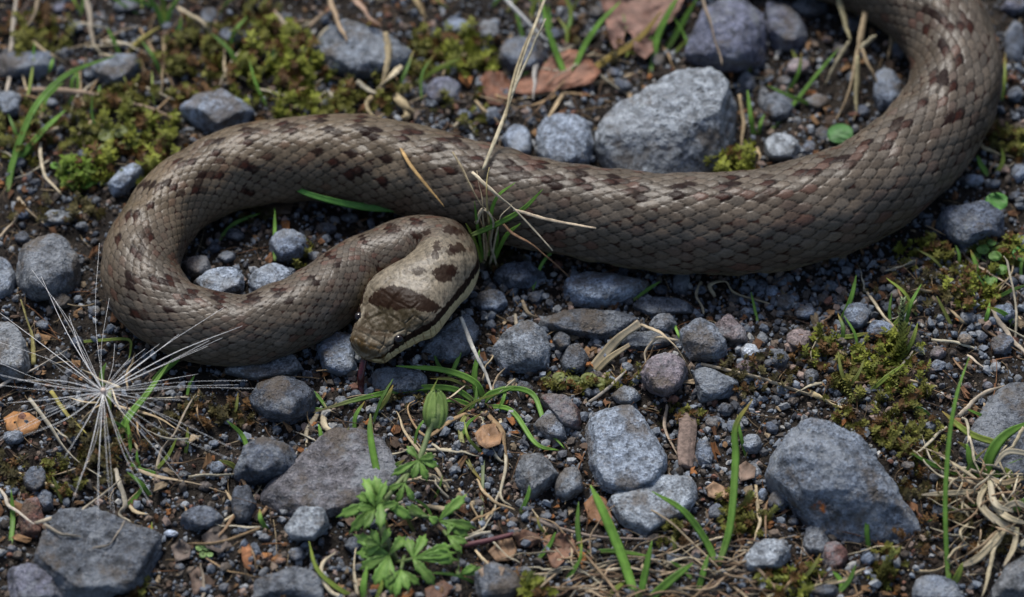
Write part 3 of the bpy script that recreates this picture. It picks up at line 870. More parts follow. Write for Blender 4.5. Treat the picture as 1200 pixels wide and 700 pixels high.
stone("grey pebble just left of the plant's foot", "G", [(403, 640), (410, 628), (424, 630), (425, 644), (412, 648)], 12)
stone("dark stone at the lower edge right of the plant", "D", [(554, 668), (580, 655), (602, 664), (616, 692), (600, 706), (558, 706)], 20)
stone("dark chipped stone tucked under the snake's belly", "D", [(1092, 256), (1110, 240), (1150, 231), (1178, 250), (1181, 276), (1155, 284), (1130, 293), (1100, 277)], 34, k=104)
stone("dark stone at the edge beside the belly stone", "B", [(1184, 285), (1190, 276), (1210, 274), (1210, 300), (1190, 300)], 14)
stone("dark boulder at the edge half hidden by the pale grass clump", "D", [(1116, 540), (1128, 518), (1150, 497), (1166, 468), (1182, 448), (1215, 440), (1215, 575), (1170, 562), (1140, 552)], 16, k=30, ridge=.8, name="rock")
stone("grey rock in the corner under the pale grass clump", "G", [(1160, 692), (1175, 665), (1200, 650), (1220, 645), (1220, 712), (1160, 712)], 30)
stone("grey stone at the lower edge beside the tall green blade", "B", [(1066, 682), (1090, 671), (1127, 682), (1138, 706), (1072, 706)], 18)
stone("pale dry-looking stone at the lower edge below the rust-spotted rock", "L", [(862, 668), (880, 640), (900, 628), (922, 632), (928, 650), (915, 667), (890, 672)], 20, k=104)
stone("grey stone peeping out under the rust-spotted rock", "G", [(940, 640), (946, 616), (962, 612), (975, 632), (965, 652), (948, 652)], 18)
stone("reddish brown clod under the rust-spotted rock", "R", [(959, 655), (965, 636), (985, 632), (997, 648), (988, 668), (970, 672)], 18, k=24)
stone("blue-grey pebble left of the rust-spotted rock", "B", [(897, 590), (905, 574), (922, 574), (929, 590), (915, 600), (902, 600)], 16)
stone("rounded slate pebble right of the grey bark chip", "B", [(867, 520), (873, 508), (887, 507), (896, 520), (888, 533), (874, 532)], 18, k=20)
stone("long slate pebble right against the grey bark chip", "B", [(814, 535), (818, 512), (830, 516), (838, 540), (828, 550), (818, 548)], 12)
stone("dark rounded stone in the shade behind the tall stalk", "D", [(577, 66), (588, 46), (610, 38), (640, 46), (642, 72), (625, 88), (592, 88)], 30, k=20)
# further stones: centre, width, height, colour
MORE = [(520, 108, 46, 40, "V"), (536, 31, 34, 25, "B"), (570, 37, 38, 32, "G"), (70, 10, 20, 17, "V"), (148, 7, 36, 20, "D"), (245, 18, 22, 22, "D"), (273, 43, 48, 22, "D"), (577, 135, 20, 26, "B"), (875, 97, 24, 30, "D"), (895, 116, 14, 32, "D"),
        (912, 123, 44, 40, "B"), (958, 119, 32, 22, "N"), (917, 172, 48, 38, "L"), (948, 173, 18, 20, "B"), (965, 158, 24, 24, "D"), (1041, 103, 36, 60, "B"), (950, 8, 50, 22, "D"), (1190, 50, 28, 60, "D"), (1190, 6, 36, 26, "V"), (935, 77, 30, 26, "P"),
        (1140, 211, 34, 18, "L"), (1194, 202, 22, 26, "B"), (26, 278, 19, 20, "D"), (67, 255, 40, 22, "L"), (50, 380, 20, 14, "B"), (70, 352, 26, 20, "D"), (25, 250, 26, 18, "D"), (595, 420, 30, 44, "D"), (628, 348, 22, 20, "D"), (798, 331, 26, 42, "D"),
        (835, 360, 12, 14, "D"), (892, 336, 20, 22, "D"), (877, 430, 32, 20, "R"), (893, 398, 17, 18, "G"), (725, 447, 16, 18, "D"), (1122, 337, 21, 22, "B"), (1073, 307, 36, 15, "D"), (905, 341, 18, 20, "L"), (920, 354, 22, 22, "L"), (944, 366, 30, 22, "B"), (917, 330, 20, 14, "B"),
        (1005, 370, 32, 36, "B"), (1031, 387, 36, 28, "B"), (1070, 400, 26, 30, "D"), (938, 398, 34, 30, "P"), (914, 421, 24, 26, "D"), (960, 385, 16, 16, "P"), (985, 400, 18, 12, "T"), (1133, 374, 26, 18, "G"), (1177, 367, 32, 26, "B"), (1175, 404, 34, 27, "B"), (1132, 398, 21, 16, "T"),
        (1099, 413, 21, 19, "P"), (1100, 428, 22, 17, "B"), (1158, 452, 13, 13, "V"), (1134, 453, 13, 12, "R"), (12, 575, 22, 16, "B"), (15, 512, 28, 22, "B"), (200, 625, 20, 10, "W"), (216, 592, 13, 12, "W"), (160, 155, 19, 11, "W"), (255, 547, 20, 18, "B"), (348, 650, 24, 18, "D"),
        (885, 552, 16, 30, "B"), (894, 580, 14, 20, "B"), (615, 671, 22, 19, "D"), (840, 600, 24, 24, "D"), (615, 595, 18, 16, "B"), (1018, 655, 20, 18, "B"), (1017, 669, 13, 15, "W"), (965, 692, 40, 18, "D"), (905, 500, 18, 20, "D"), (480, 470, 26, 18, "B"), (540, 500, 20, 16, "D"), (585, 455, 22, 20, "D"),
        (560, 420, 18, 14, "G"), (615, 455, 24, 18, "D"), (700, 440, 16, 12, "N"), (700, 460, 18, 14, "D"), (735, 430, 16, 14, "D"), (850, 480, 22, 18, "D"), (880, 470, 18, 16, "B"), (858, 500, 18, 18, "B"), (835, 495, 20, 16, "N"), (950, 440, 22, 18, "D"), (975, 425, 16, 16, "D"), (955, 405, 12, 12, "G"),
        (1050, 345, 18, 14, "N"), (1090, 380, 16, 14, "N"), (1110, 365, 14, 12, "T"), (1040, 360, 14, 14, "D"), (985, 350, 16, 14, "N"), (965, 350, 18, 16, "B"), (960, 330, 14, 12, "N"), (860, 350, 18, 16, "D"), (870, 368, 14, 12, "G"), (820, 340, 18, 14, "D"), (775, 340, 20, 14, "D"), (1150, 395, 16, 14, "D"),
        (1185, 330, 18, 14, "D"), (1160, 320, 14, 12, "G"), (90, 30, 24, 16, "D"), (215, 70, 18, 14, "B"), (340, 110, 20, 12, "D"), (545, 135, 22, 16, "B"), (500, 60, 24, 18, "D"), (560, 70, 20, 16, "D"), (690, 40, 26, 20, "D"), (700, 15, 24, 18, "B"), (670, 20, 18, 14, "D"), (650, 40, 20, 16, "D"), (775, 30, 18, 16, "D"), (770, 70, 24, 18, "B"),
        (730, 100, 24, 18, "D"), (720, 85, 20, 14, "B"), (1000, 30, 28, 22, "D"), (985, 60, 22, 18, "N"), (1000, 90, 20, 18, "D"), (1055, 60, 20, 22, "D"), (920, 95, 22, 16, "D"), (1010, 130, 22, 18, "D"), (1165, 215, 18, 12, "B"), (1190, 230, 18, 14, "D"), (1190, 110, 22, 22, "D"), (1195, 150, 18, 16, "N"),
        (20, 190, 22, 16, "D"), (60, 215, 20, 14, "N"), (95, 265, 16, 12, "D"), (110, 235, 20, 14, "D"), (100, 180, 22, 14, "D"), (185, 170, 20, 12, "N"), (110, 130, 20, 12, "B"), (60, 120, 20, 14, "D"), (95, 110, 16, 12, "B"), (175, 110, 16, 12, "D"), (195, 30, 16, 14, "D"), (30, 30, 24, 16, "D"), (330, 20, 20, 14, "D"),
        (265, 300, 22, 18, "D"), (275, 275, 26, 18, "D"), (300, 262, 20, 12, "N"), (380, 268, 30, 20, "D"), (410, 255, 24, 12, "D"), (370, 300, 18, 14, "D"), (250, 290, 18, 14, "D"), (110, 365, 16, 16, "D"), (90, 400, 20, 14, "D"), (65, 420, 18, 14, "N"), (60, 480, 20, 14, "D"), (85, 515, 18, 12, "D"), (185, 480, 16, 12, "N"), (230, 470, 24, 14, "D"), (260, 450, 24, 14, "D"),
        (215, 520, 16, 12, "N"), (190, 560, 18, 14, "D"), (240, 570, 18, 14, "N"), (215, 555, 14, 10, "G"), (160, 585, 16, 12, "N"), (255, 640, 18, 14, "D"), (265, 665, 20, 14, "N"), (240, 690, 22, 14, "D"), (210, 690, 18, 12, "N"), (210, 665, 16, 12, "D"), (285, 620, 16, 12, "D"), (310, 630, 16, 12, "G"), (20, 650, 18, 12, "N"), (5, 610, 16, 14, "D"), (320, 690, 18, 12, "D"),
        (420, 665, 16, 12, "D"), (580, 605, 18, 14, "D"), (560, 590, 16, 12, "N"), (600, 615, 14, 10, "G"), (640, 605, 16, 12, "D"), (680, 610, 18, 12, "N"), (690, 590, 14, 12, "D"), (700, 640, 16, 10, "N"), (790, 640, 16, 12, "D"), (830, 575, 14, 14, "G"), (860, 560, 16, 12, "N"), (845, 640, 16, 12, "D"), (930, 612, 14, 12, "D"), (1000, 680, 16, 12, "N"), (1040, 655, 18, 14, "D"),
        (1060, 650, 14, 12, "N"), (1100, 600, 18, 14, "D"), (1120, 570, 14, 12, "N"), (1095, 560, 16, 12, "D"), (1065, 545, 18, 12, "N"), (1045, 515, 16, 12, "D"), (1090, 500, 18, 14, "D"), (1075, 480, 14, 12, "B"), (1020, 480, 16, 12, "N"), (985, 470, 16, 12, "D"), (930, 470, 18, 12, "N"), (1130, 640, 16, 12, "D"), (1150, 655, 14, 10, "G"), (1105, 650, 16, 12, "N"), (660, 660, 16, 12, "D"),
        (575, 530, 16, 12, "D"), (565, 560, 14, 12, "N"), (590, 500, 16, 12, "D"), (510, 460, 16, 12, "D"), (535, 455, 14, 10, "N"), (440, 480, 18, 10, "G"), (400, 470, 20, 14, "D"), (250, 520, 14, 10, "B"), (545, 345, 14, 16, "D"), (575, 380, 16, 14, "D"), (600, 375, 14, 12, "N"), (660, 445, 14, 10, "N"), (640, 450, 14, 12, "D")]
for i, (x, y, w, h, c) in enumerate(MORE):
    stone(None, c, ell(x, y, w, h, 900 + i), k=random.Random(i).choice([16, 28, 44, 60]))
# ------------------------------------------------------------------ gravel, crumbs and moss nobody could count
SN_PATH = None
def snake_clear(px, py):
    a = np.array([(x, y) for x, y, _, _ in SNAKE], float); hw = np.array([h for _, _, h, _ in SNAKE], float)
    d = np.full(len(px), 1e9)
    for i in range(len(a) - 1):
        dx, dy = a[i + 1] - a[i]
        t = np.clip(((px - a[i][0]) * dx + (py - a[i][1]) * dy) / (dx * dx + dy * dy), 0, 1)
        d = np.minimum(d, np.hypot(px - a[i][0] - t * dx, py - a[i][1] - t * dy) - (hw[i] * (1 - t) + hw[i + 1] * t))
    return d

def rand_rot(n):
    q = RNG.normal(size=(n, 4)); q /= np.linalg.norm(q, axis=1)[:, None]
    w, x, y, z = q.T
    return np.stack([np.stack([1 - 2 * (y * y + z * z), 2 * (x * y - z * w), 2 * (x * z + y * w)], -1),
                     np.stack([2 * (x * y + z * w), 1 - 2 * (x * x + z * z), 2 * (y * z - x * w)], -1),
                     np.stack([2 * (x * z - y * w), 2 * (y * z + x * w), 1 - 2 * (x * x + y * y)], -1)], 1)

def scatter(name, variants, pos, scale, rot, colors, mat, smooth=True, label=None):
    """many copies of a few base meshes as one mesh; scale (N,3), rot (N,3,3), colors (N,3)"""
    pick = RNG.integers(0, len(variants), len(pos))
    vs, fs, cs, off = [], [], [], 0
    for i, (bv, bf) in enumerate(variants):
        m = pick == i; n = int(m.sum())
        if not n: continue
        v = bv[None] * scale[m][:, None, :]
        v = np.einsum('nij,nvj->nvi', rot[m], v) + pos[m][:, None, :]
        vs.append(v.reshape(-1, 3)); cs.append(np.repeat(colors[m], len(bv), 0))
        fs.append((bf[None] + (off + np.arange(n) * len(bv))[:, None, None]).reshape(-1, bf.shape[1])); off += n * len(bv)
    o = link(name, mesh_np(name, np.vstack(vs), np.vstack(fs), smooth, np.vstack(cs)), mat)
    tag(o, label, None, None, "stuff")
    return o

def grit_variants(n, sub):
    out = []
    for i in range(n):
        pts = RNG.normal(size=(14, 3)); pts /= np.linalg.norm(pts, axis=1)[:, None]; pts *= RNG.uniform(0.75, 1.1, (14, 1)) * np.array([1, RNG.uniform(.7, 1), RNG.uniform(.5, .85)])
        c, N, D = hull_planes(pts)
        d, f = ICO[sub]
        x = np.clip(d @ N.T, 1e-4, None) / D
        r = 1 / (np.sum(x ** 16, 1) ** (1 / 16))
        out.append((d * r[:, None], f))
    return out

def field(n, y_pow=1.0):
    px = RNG.uniform(-60, 1260, n); py = RNG.uniform(-90, 760, n)
    w = P(px, py, 0.0)
    return px, py, w

def gravelly(px, py):
    """0..1: how stony the soil is at this place"""
    n = 0.5 + 0.5 * fbm(np.stack([px / 90, py / 90, px * 0], -1), 3, 77)
    g = 0.30 + 0.55 * np.exp(-(((px - 780) / 330) ** 2 + ((py - 400) / 120) ** 2)) + 0.25 * np.exp(-(((px - 700) / 300) ** 2 + ((py - 90) / 110) ** 2))
    return np.clip(g * (0.4 + 1.2 * n), 0, 1)

px, py, w = field(58000)
keep = RNG.uniform(size=len(px)) < (0.50 + 0.50 * gravelly(px, py))
px, py, w = px[keep], py[keep], w[keep]
n = len(px)
r = np.exp(RNG.normal(math.log(2.9), 0.62, n)) * (0.8 + 0.75 * gravelly(px, py)); r = np.clip(r, 1.0, 10) * PX
w[:, 2] = gz(w[:, 0], w[:, 1]) + r * RNG.uniform(-0.1, 0.55, n)
pal = np.array([(0.10, 0.115, 0.135), (0.06, 0.064, 0.072), (0.15, 0.16, 0.17), (0.11, 0.085, 0.065), (0.16, 0.12, 0.10), (0.12, 0.058, 0.04), (0.24, 0.24, 0.23), (0.05, 0.042, 0.035)])
pi = RNG.choice(len(pal), n, p=[.31, .22, .13, .08, .07, .03, .03, .13])
scatter("gravel", grit_variants(8, 1), w, np.repeat(r[:, None], 3, 1) * RNG.uniform(0.75, 1.25, (n, 3)), rand_rot(n), pal[pi] * RNG.uniform(0.8, 1.7, (n, 1)), MAT["gravel"], False, "loose grit between the stones")

# dark soil crumbs
px, py, w = field(20000)
n = len(px); r = np.clip(np.exp(RNG.normal(math.log(1.9), 0.55, n)), 0.6, 7) * PX
w[:, 2] = gz(w[:, 0], w[:, 1]) + r * RNG.uniform(-0.1, 0.6, n)
c = np.array([0.020, 0.015, 0.012]) * RNG.uniform(0.5, 1.7, (n, 1))
scatter("soil_crumbs", grit_variants(6, 1), w, np.repeat(r[:, None], 3, 1) * RNG.uniform(0.7, 1.3, (n, 3)), rand_rot(n), c, MAT["litter"], False, "dark crumbs of soil")

# scraps of dead plant matter: short bent fibres and flakes
def fibre_variants():
    out = []
    for i in range(6):
        a = np.linspace(-1, 1, 6); bend = RNG.uniform(-0.5, 0.5, 2)
        path = np.stack([a, bend[0] * a ** 2, 0.3 * bend[1] * a ** 2], -1)
        v, f = tube(path, [0.035, 0.05, 0.02], 4, 0.6)
        q = f[0]; t = np.hstack([f[1], f[1][:, 2:]])
        out.append((v, np.vstack([q[:, :3], q[:, [0, 2, 3]], f[1]])))
    return out
px, py, w = field(5500)
lit = 0.35 + 0.65 * (fbm(np.stack([px / 120, py / 120, px * 0 + 4], -1), 3, 88) > -0.1)
keep = RNG.uniform(size=len(px)) < lit
px, py, w = px[keep], py[keep], w[keep]; n = len(px)
L = np.clip(np.exp(RNG.normal(math.log(9), 0.6, n)), 3, 34) * PX
an = RNG.uniform(0, 6.28, n); ti = RNG.normal(0, 0.22, n)
rot = np.zeros((n, 3, 3))
rot[:, :, 0] = np.stack([np.cos(an) * np.cos(ti), np.sin(an) * np.cos(ti), np.sin(ti)], -1)
rot[:, :, 1] = np.stack([-np.sin(an), np.cos(an), an * 0], -1)
rot[:, :, 2] = np.cross(rot[:, :, 0], rot[:, :, 1])
w[:, 2] = gz(w[:, 0], w[:, 1]) + 0.0006 + np.abs(np.sin(ti)) * L * 0.7
pal = np.array([(0.16, 0.115, 0.065), (0.24, 0.19, 0.12), (0.09, 0.055, 0.032), (0.13, 0.065, 0.032), (0.05, 0.035, 0.025)])
c = pal[RNG.choice(5, n, p=[.27, .14, .24, .15, .20])] * RNG.uniform(0.6, 1.3, (n, 1))
wd = np.clip(L, 0, 14 * PX) * RNG.uniform(0.6, 1.5, n)
scatter("plant_litter", fibre_variants(), w, np.stack([L, wd, wd], -1), rot, c, MAT["litter"], True, "short dead plant fibres and bits on the soil")
def flake_variants():
    out = []
    for i in range(6):
        m = 7; a = np.sort(RNG.uniform(0, 6.28, m)); r = RNG.uniform(0.6, 1.1, m)
        top = np.stack([np.cos(a) * r, np.sin(a) * r * 0.6, 0.15 * RNG.normal(size=m)], -1)
        v = np.vstack([top, top - [0, 0, 0.12], [[0, 0, 0.15]], [[0, 0, -0.05]]])
        f = []
        for k in range(m):
            k2 = (k + 1) % m
            f += [(k, k2, 2 * m), (k2 + m, k + m, 2 * m + 1), (k, k + m, k2 + m), (k, k2 + m, k2)]
        out.append((v, np.array(f)))
    return out
px, py, w = field(2600); n = len(px)
L = np.clip(np.exp(RNG.normal(math.log(4.8), 0.55, n)), 2, 15) * PX
an = RNG.uniform(0, 6.28, n); ti = RNG.normal(0, 0.4, n)

rot = np.zeros((n, 3, 3))
rot[:, :, 0] = np.stack([np.cos(an) * np.cos(ti), np.sin(an) * np.cos(ti), np.sin(ti)], -1)
rot[:, :, 1] = np.stack([-np.sin(an), np.cos(an), an * 0], -1)
rot[:, :, 2] = np.cross(rot[:, :, 0], rot[:, :, 1])
w[:, 2] = gz(w[:, 0], w[:, 1]) + 0.0008
pal = np.array([(0.12, 0.06, 0.03), (0.17, 0.10, 0.05), (0.20, 0.085, 0.03), (0.08, 0.055, 0.04), (0.22, 0.17, 0.11)])
scatter("leaf_flakes", flake_variants(), w, np.repeat(L[:, None], 3, 1), rot, pal[RNG.choice(5, n, p=[.3, .22, .10, .28, .10])] * RNG.uniform(0.6, 1.2, (n, 1)), MAT["litter"], False, "brown flakes of rotted leaf on the soil")

# moss: leafy shoots
def moss_variant(stem, leaves, ll, lw, up):
    v, f = [], []
    for i in range(leaves):
        t = (i + 0.5) / leaves; a = i * 2.399 + RNG.uniform(-.3, .3)
        base = np.array([0.12 * math.sin(3 * t), 0.10 * t, stem * t])
        el = up + 0.5 * t + RNG.uniform(-.25, .25)
        d = np.array([math.cos(a) * math.cos(el), math.sin(a) * math.cos(el), math.sin(el)])
        s = np.cross(d, [0, 0, 1.0]); s /= np.linalg.norm(s) + 1e-9
        u = np.cross(s, d)
        l = ll * RNG.uniform(0.7, 1.2) * (0.7 + 0.3 * math.sin(3.0 * t)); b = len(v)
        v += [base, base + d * l * .45 + s * lw, base + d * l * .5 - u * lw * .35, base + d * l * .45 - s * lw, base + d * l + np.array([0, 0, -0.12 * l])]
        f += [(b, b + 1, b + 2), (b, b + 2, b + 3), (b + 1, b + 4, b + 2), (b + 2, b + 4, b + 3)]
    return np.array(v), np.array(f)
MOSSV = [moss_variant(RNG.uniform(1.0, 1.6), 22, 0.62, 0.15, 0.2) for _ in range(7)]
PATCH = [(150, 170, 62, 38, 150, 1), (92, 203, 20, 16, 50, 2), (40, 38, 38, 26, 70, 0), (205, 85, 40, 30, 80, 0), (330, 88, 52, 48, 260, 1), (228, 112, 24, 12, 30, 0), (300, 30, 34, 22, 70, 0), (505, 64, 26, 20, 70, 0), (545, 62, 36, 22, 90, 1), (445, 112, 46, 14, 50, 0), (80, 155, 40, 18, 60, 0), (128, 120, 40, 16, 60, 0), (20, 150, 30, 30, 50, 0),
         (1040, 428, 38, 32, 170, 1), (1120, 302, 66, 20, 150, 0), (1082, 294, 30, 10, 50, 1), (960, 412, 22, 22, 50, 1), (1000, 452, 48, 24, 120, 0), (1145, 342, 34, 22, 80, 1), (1186, 300, 20, 18, 40, 1), (1062, 455, 24, 16, 60, 0), (1035, 500, 52, 24, 170, 0), (1072, 525, 34, 20, 90, 0), (1092, 600, 44, 42, 130, -1), (1160, 635, 24, 16, 40, -1), (1184, 165, 26, 16, 50, 0),
         (250, 490, 44, 14, 90, -1), (130, 505, 60, 26, 90, -1), (74, 560, 26, 20, 60, 0), (120, 548, 40, 18, 60, -1), (700, 443, 60, 12, 60, 0), (870, 602, 32, 20, 90, 0), (1040, 668, 16, 26, 70, 0), (930, 682, 34, 18, 110, 1), (862, 193, 26, 12, 70, 1), (618, 690, 22, 12, 40, 1), (160, 682, 18, 12, 40, 0), (795, 630, 22, 12, 40, 0), (470, 470, 30, 14, 40, -1),
         (400, 120, 40, 14, 50, 0), (540, 130, 30, 16, 40, 0), (250, 60, 50, 24, 90, 0), (700, 60, 40, 26, 40, -1), (900, 440, 60, 18, 60, -1), (1080, 345, 60, 24, 70, -1), (20, 560, 24, 30, 40, -1), (800, 478, 24, 12, 30, 0), (590, 300, 30, 16, 40, -1), (350, 305, 20, 14, 20, 0), (290, 250, 30, 12, 30, -1), (60, 245, 60, 14, 50, -1), (1180, 520, 20, 14, 20, -1)]
mp, mc, ms = [], [], []
for x, y, rx, ry, k, tone in PATCH:
    k = int(k * 1.15)
    a = RNG.uniform(0, 6.28, k); r = RNG.uniform(0, 1, k) ** 0.6
    mx, my = x + np.cos(a) * r * rx * 1.15, y + np.sin(a) * r * ry * 1.2
    sel = RNG.uniform(size=k) < 0.22 + 0.9 * (vnoise(np.stack([mx / 16, my / 12, mx * 0], -1), 66) > 0.0)
    mx, my = mx[sel], my[sel]; k = len(mx)
    w = P(mx, my, 0.0); w[:, 2] = gz(w[:, 0], w[:, 1]) + RNG.uniform(-0.0004, 0.0010, k)
    mp.append(w); ms.append(np.where(my < 250, RNG.uniform(8, 18, k), RNG.uniform(5.5, 13, k)) * PX * (1.1 if tone > 0 else 0.95))
    b = {2: (0.135, 0.205, 0.028), 1: (0.185, 0.205, 0.032), 0: (0.140, 0.140, 0.030), -1: (0.075, 0.064, 0.024)}[tone]
    cc = np.array(b) * RNG.uniform(0.55, 1.35, (k, 1))
    br = RNG.uniform(size=k) < 0.26
    cc[br] = np.array([0.115, 0.062, 0.022]) * RNG.uniform(0.7, 1.2, (br.sum(), 1))
    mc.append(cc)
mp, mc, ms = np.vstack(mp), np.vstack(mc), np.concatenate(ms)
n = len(mp)
an = RNG.uniform(0, 6.28, n); tl = np.abs(RNG.normal(0, 0.75, n)); ta = RNG.uniform(0, 6.28, n)
ca, sa = np.cos(an), np.sin(an)
rz = np.zeros((n, 3, 3)); rz[:, 0, 0] = ca; rz[:, 0, 1] = -sa; rz[:, 1, 0] = sa; rz[:, 1, 1] = ca; rz[:, 2, 2] = 1
ax = np.stack([np.cos(ta), np.sin(ta), ta * 0], -1)
K = np.zeros((n, 3, 3)); K[:, 0, 2] = ax[:, 1]; K[:, 1, 2] = -ax[:, 0]; K[:, 2, 0] = -ax[:, 1]; K[:, 2, 1] = ax[:, 0]
rt = np.eye(3)[None] + np.sin(tl)[:, None, None] * K + (1 - np.cos(tl))[:, None, None] * (K @ K)
scatter("moss", MOSSV, mp, np.repeat(ms[:, None], 3, 1), rt @ rz, mc, MAT["moss"], True, "low olive and yellow-green moss on the soil")
# ------------------------------------------------------------------ grass, straw, leaves
def pxpath(pts):
    """(x, y, height in pixel units above the soil) -> world points"""
    out = []
    for x, y, z in pts:
        w = P(x, y, z * PX)
        out.append(P(x, y, gz1(w[0], w[1]) + z * PX))
    return np.array(out)

def blade_mesh(path, width, tip=0.12, fold=0.28, lean=0.0, n=7):
    """a folded grass blade with real thickness; width in pixel units"""
    c = catmull(path, n)
    m = len(c)
    T = np.gradient(c, axis=0); T /= np.linalg.norm(T, axis=1)[:, None] + 1e-12
    ref = np.array([0.35 * math.sin(lean), -0.55, 0.80])
    A = np.cross(T, ref); A /= np.linalg.norm(A, axis=1)[:, None] + 1e-9
    B = np.cross(A, T)
    t = np.linspace(0, 1, m)
    w = width * PX * 0.5 * np.interp(t, [0, 0.12, 0.5, 0.8, 1], [0.7, 0.95, 1.0, 0.72, tip])
    th = np.maximum(0.07 * w, 0.00004)
    ring = []
    for q in (-1, -0.5, 0, 0.5, 1):
        ring.append(c + A * (q * w)[:, None] + B * (-(1 - abs(q)) * w * fold + 0.10 * w * (abs(q) == 0.5))[:, None])
    for q in (1, 0, -1):
        ring.append(c + A * (q * w * 0.96)[:, None] + B * (-(1 - abs(q)) * w * fold - th)[:, None])
    v = np.stack(ring, 1).reshape(-1, 3)
    i = np.arange(m - 1)[:, None] * 8
    q = [np.hstack([i + a, i + (a + 1) % 8, i + 8 + (a + 1) % 8, i + 8 + a]) for a in range(8)]
    e = (m - 1) * 8
    q.append(np.array([[7, 6, 1, 0], [6, 5, 2, 1], [5, 4, 3, 2], [e, e + 1, e + 6, e + 7], [e + 1, e + 2, e + 5, e + 6], [e + 2, e + 3, e + 4, e + 5]]))
    return v, np.vstack(q), t.repeat(8)

GREENS = [(0.095, 0.200, 0.030), (0.125, 0.250, 0.040), (0.078, 0.155, 0.028), (0.175, 0.230, 0.040)]
YELL = (0.26, 0.19, 0.045)
def blade(name, pts, width, parent=None, base=None, color=None, tipcol=None, label=None, cat=None, group=None, **kw):
    path = pxpath(pts)
    v, f, t = blade_mesh(path, width, **kw)
    c0 = np.array(color or random.choice(GREENS)) * random.uniform(0.85, 1.15)
    c1 = np.array(tipcol) if tipcol else c0 * np.array([1.15, 1.1, 1.0])
    k = sstep(t, 0.65, 1.0)[:, None]; pale = (1 - sstep(t, 0.0, 0.16))[:, None] * 0.5
    col = c0 * (1 - k) + c1 * k
    col = col * (1 - pale) + np.array([0.24, 0.24, 0.12]) * pale
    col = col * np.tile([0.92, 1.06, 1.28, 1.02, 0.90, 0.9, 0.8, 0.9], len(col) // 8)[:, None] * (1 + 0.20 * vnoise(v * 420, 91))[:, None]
    if parent is not None: return part(name, v, f, MAT["grass"], parent, base, True, col)
    return solo(name, v, f, MAT["grass"], path[0], label, cat or "grass blade", group, True, col)

def straw_mesh(pts, r0, r1=None, flat=0.4, wob=0.0, n=8):
    path = catmull(pxpath(pts), n)
    if wob:
        k = len(path); s = np.linspace(0, 4.5, k)
        path = path + wob * PX * np.stack([vnoise(np.stack([s, s * 0 + random.random() * 50, s * 0], -1), 4), vnoise(np.stack([s, s * 0 + random.random() * 50, s * 0], -1), 5), 0.4 * vnoise(np.stack([s, s * 0 + random.random() * 50, s * 0], -1), 6)], -1)
    v, f = tube(path, [r0 * random.uniform(.6, .9) * PX, r0 * PX, r0 * random.uniform(.75, 1.1) * PX, r0 * random.uniform(.6, 1) * PX, (r1 if r1 is not None else r0 * 0.3) * PX], 7, flat, random.uniform(-3, 3), 0.16)
    return v, f, path
STRAWS = [(0.42, 0.34, 0.215), (0.34, 0.26, 0.155), (0.48, 0.41, 0.28), (0.27, 0.185, 0.10), (0.40, 0.36, 0.26)]
def straw(name, pts, r0, parent=None, base=None, color=None, label=None, cat=None, group=None, r1=None, flat=0.42, wob=1.8):
    v, f, path = straw_mesh(pts, r0, r1, flat, wob)
    c0 = np.array(color or random.choice(STRAWS)) * random.uniform(0.85, 1.15)
    col = c0 * (1 + 0.25 * vnoise(v * 350, 12))[:, None]
    if parent is not None: return part(name, v, f, MAT["straw"], parent, base, True, col)
    return solo(name, v, f, MAT["straw"], path[0], label, cat or "dry stalk", group, True, col)

def tuft(name, label, cat, base_px, blades=(), straws=(), group=None):
    b = pxpath([(base_px[0], base_px[1], 0)])[0]
    r = root(name, label, cat, b, group)
    for i, (pts, w, *c) in enumerate(blades): blade("blade", pts, w, r, b, *(c[:2]))
    for pts, w, *c in straws: straw("dry_stem", pts, w, r, b, *(c[:1]))
    return r

G = "green grass tufts between the stones"
tuft("grass_tuft", "green grass tuft at the left side with one long arching blade", "grass tuft", (9, 226), [
    ([(9, 226, 0), (16, 188, 14), (40, 128, 34), (78, 88, 46), (136, 65, 48)], 8.5, GREENS[0]), ([(16, 196, 0), (34, 172, 12), (56, 148, 20), (77, 129, 24)], 7.5, GREENS[1]),
    ([(24, 135, 0), (34, 105, 12), (40, 66, 22)], 4, GREENS[3]), ([(17, 190, 0), (28, 182, 6), (42, 176, 8)], 5, GREENS[2])], [], G)
tuft("grass_tuft", "blurred bright green tuft at the top edge left of the slate stone", "grass tuft", (193, 36), [
    ([(193, 36, 0), (185, 14, 20), (172, -6, 38)], 7, GREENS[1]), ([(194, 34, 0), (200, 12, 22), (212, -6, 40)], 6, GREENS[1]), ([(190, 36, 0), (192, 10, 20), (189, -10, 40)], 8, GREENS[3]), ([(200, 46, 0), (210, 34, 10), (212, 20, 16)], 5, GREENS[1])],
    [([(191, 36, 0), (193, 70, 4), (188, 112, 4)], 2.6, STRAWS[1])], G)
tuft("grass_tuft", "two green blades in a V with one yellow blade behind the snake", "grass tuft", (667, 98), [
    ([(666, 98, 0), (655, 70, 16), (642, 34, 40), (634, -8, 64)], 8, GREENS[1]), ([(668, 98, 0), (682, 60, 18), (702, 28, 36), (727, 2, 48)], 7.5, GREENS[1]), ([(676, 96, 0), (705, 74, 10), (748, 46, 18), (776, 12, 30)], 8.5, YELL, YELL)],
    [([(662, 102, 0), (640, 112, 4), (604, 116, 4)], 2.6), ([(664, 102, 2), (650, 128, 6), (638, 152, 8), (640, 182, 12)], 3.0, STRAWS[1]), ([(680, 100, 2), (720, 94, 4), (752, 84, 5)], 3.2, STRAWS[1]), ([(655, 110, 2), (690, 112, 4), (718, 120, 4)], 2.2, STRAWS[3]), ([(660, 106, 2), (630, 122, 4), (600, 128, 4)], 2.2, STRAWS[3])], G)
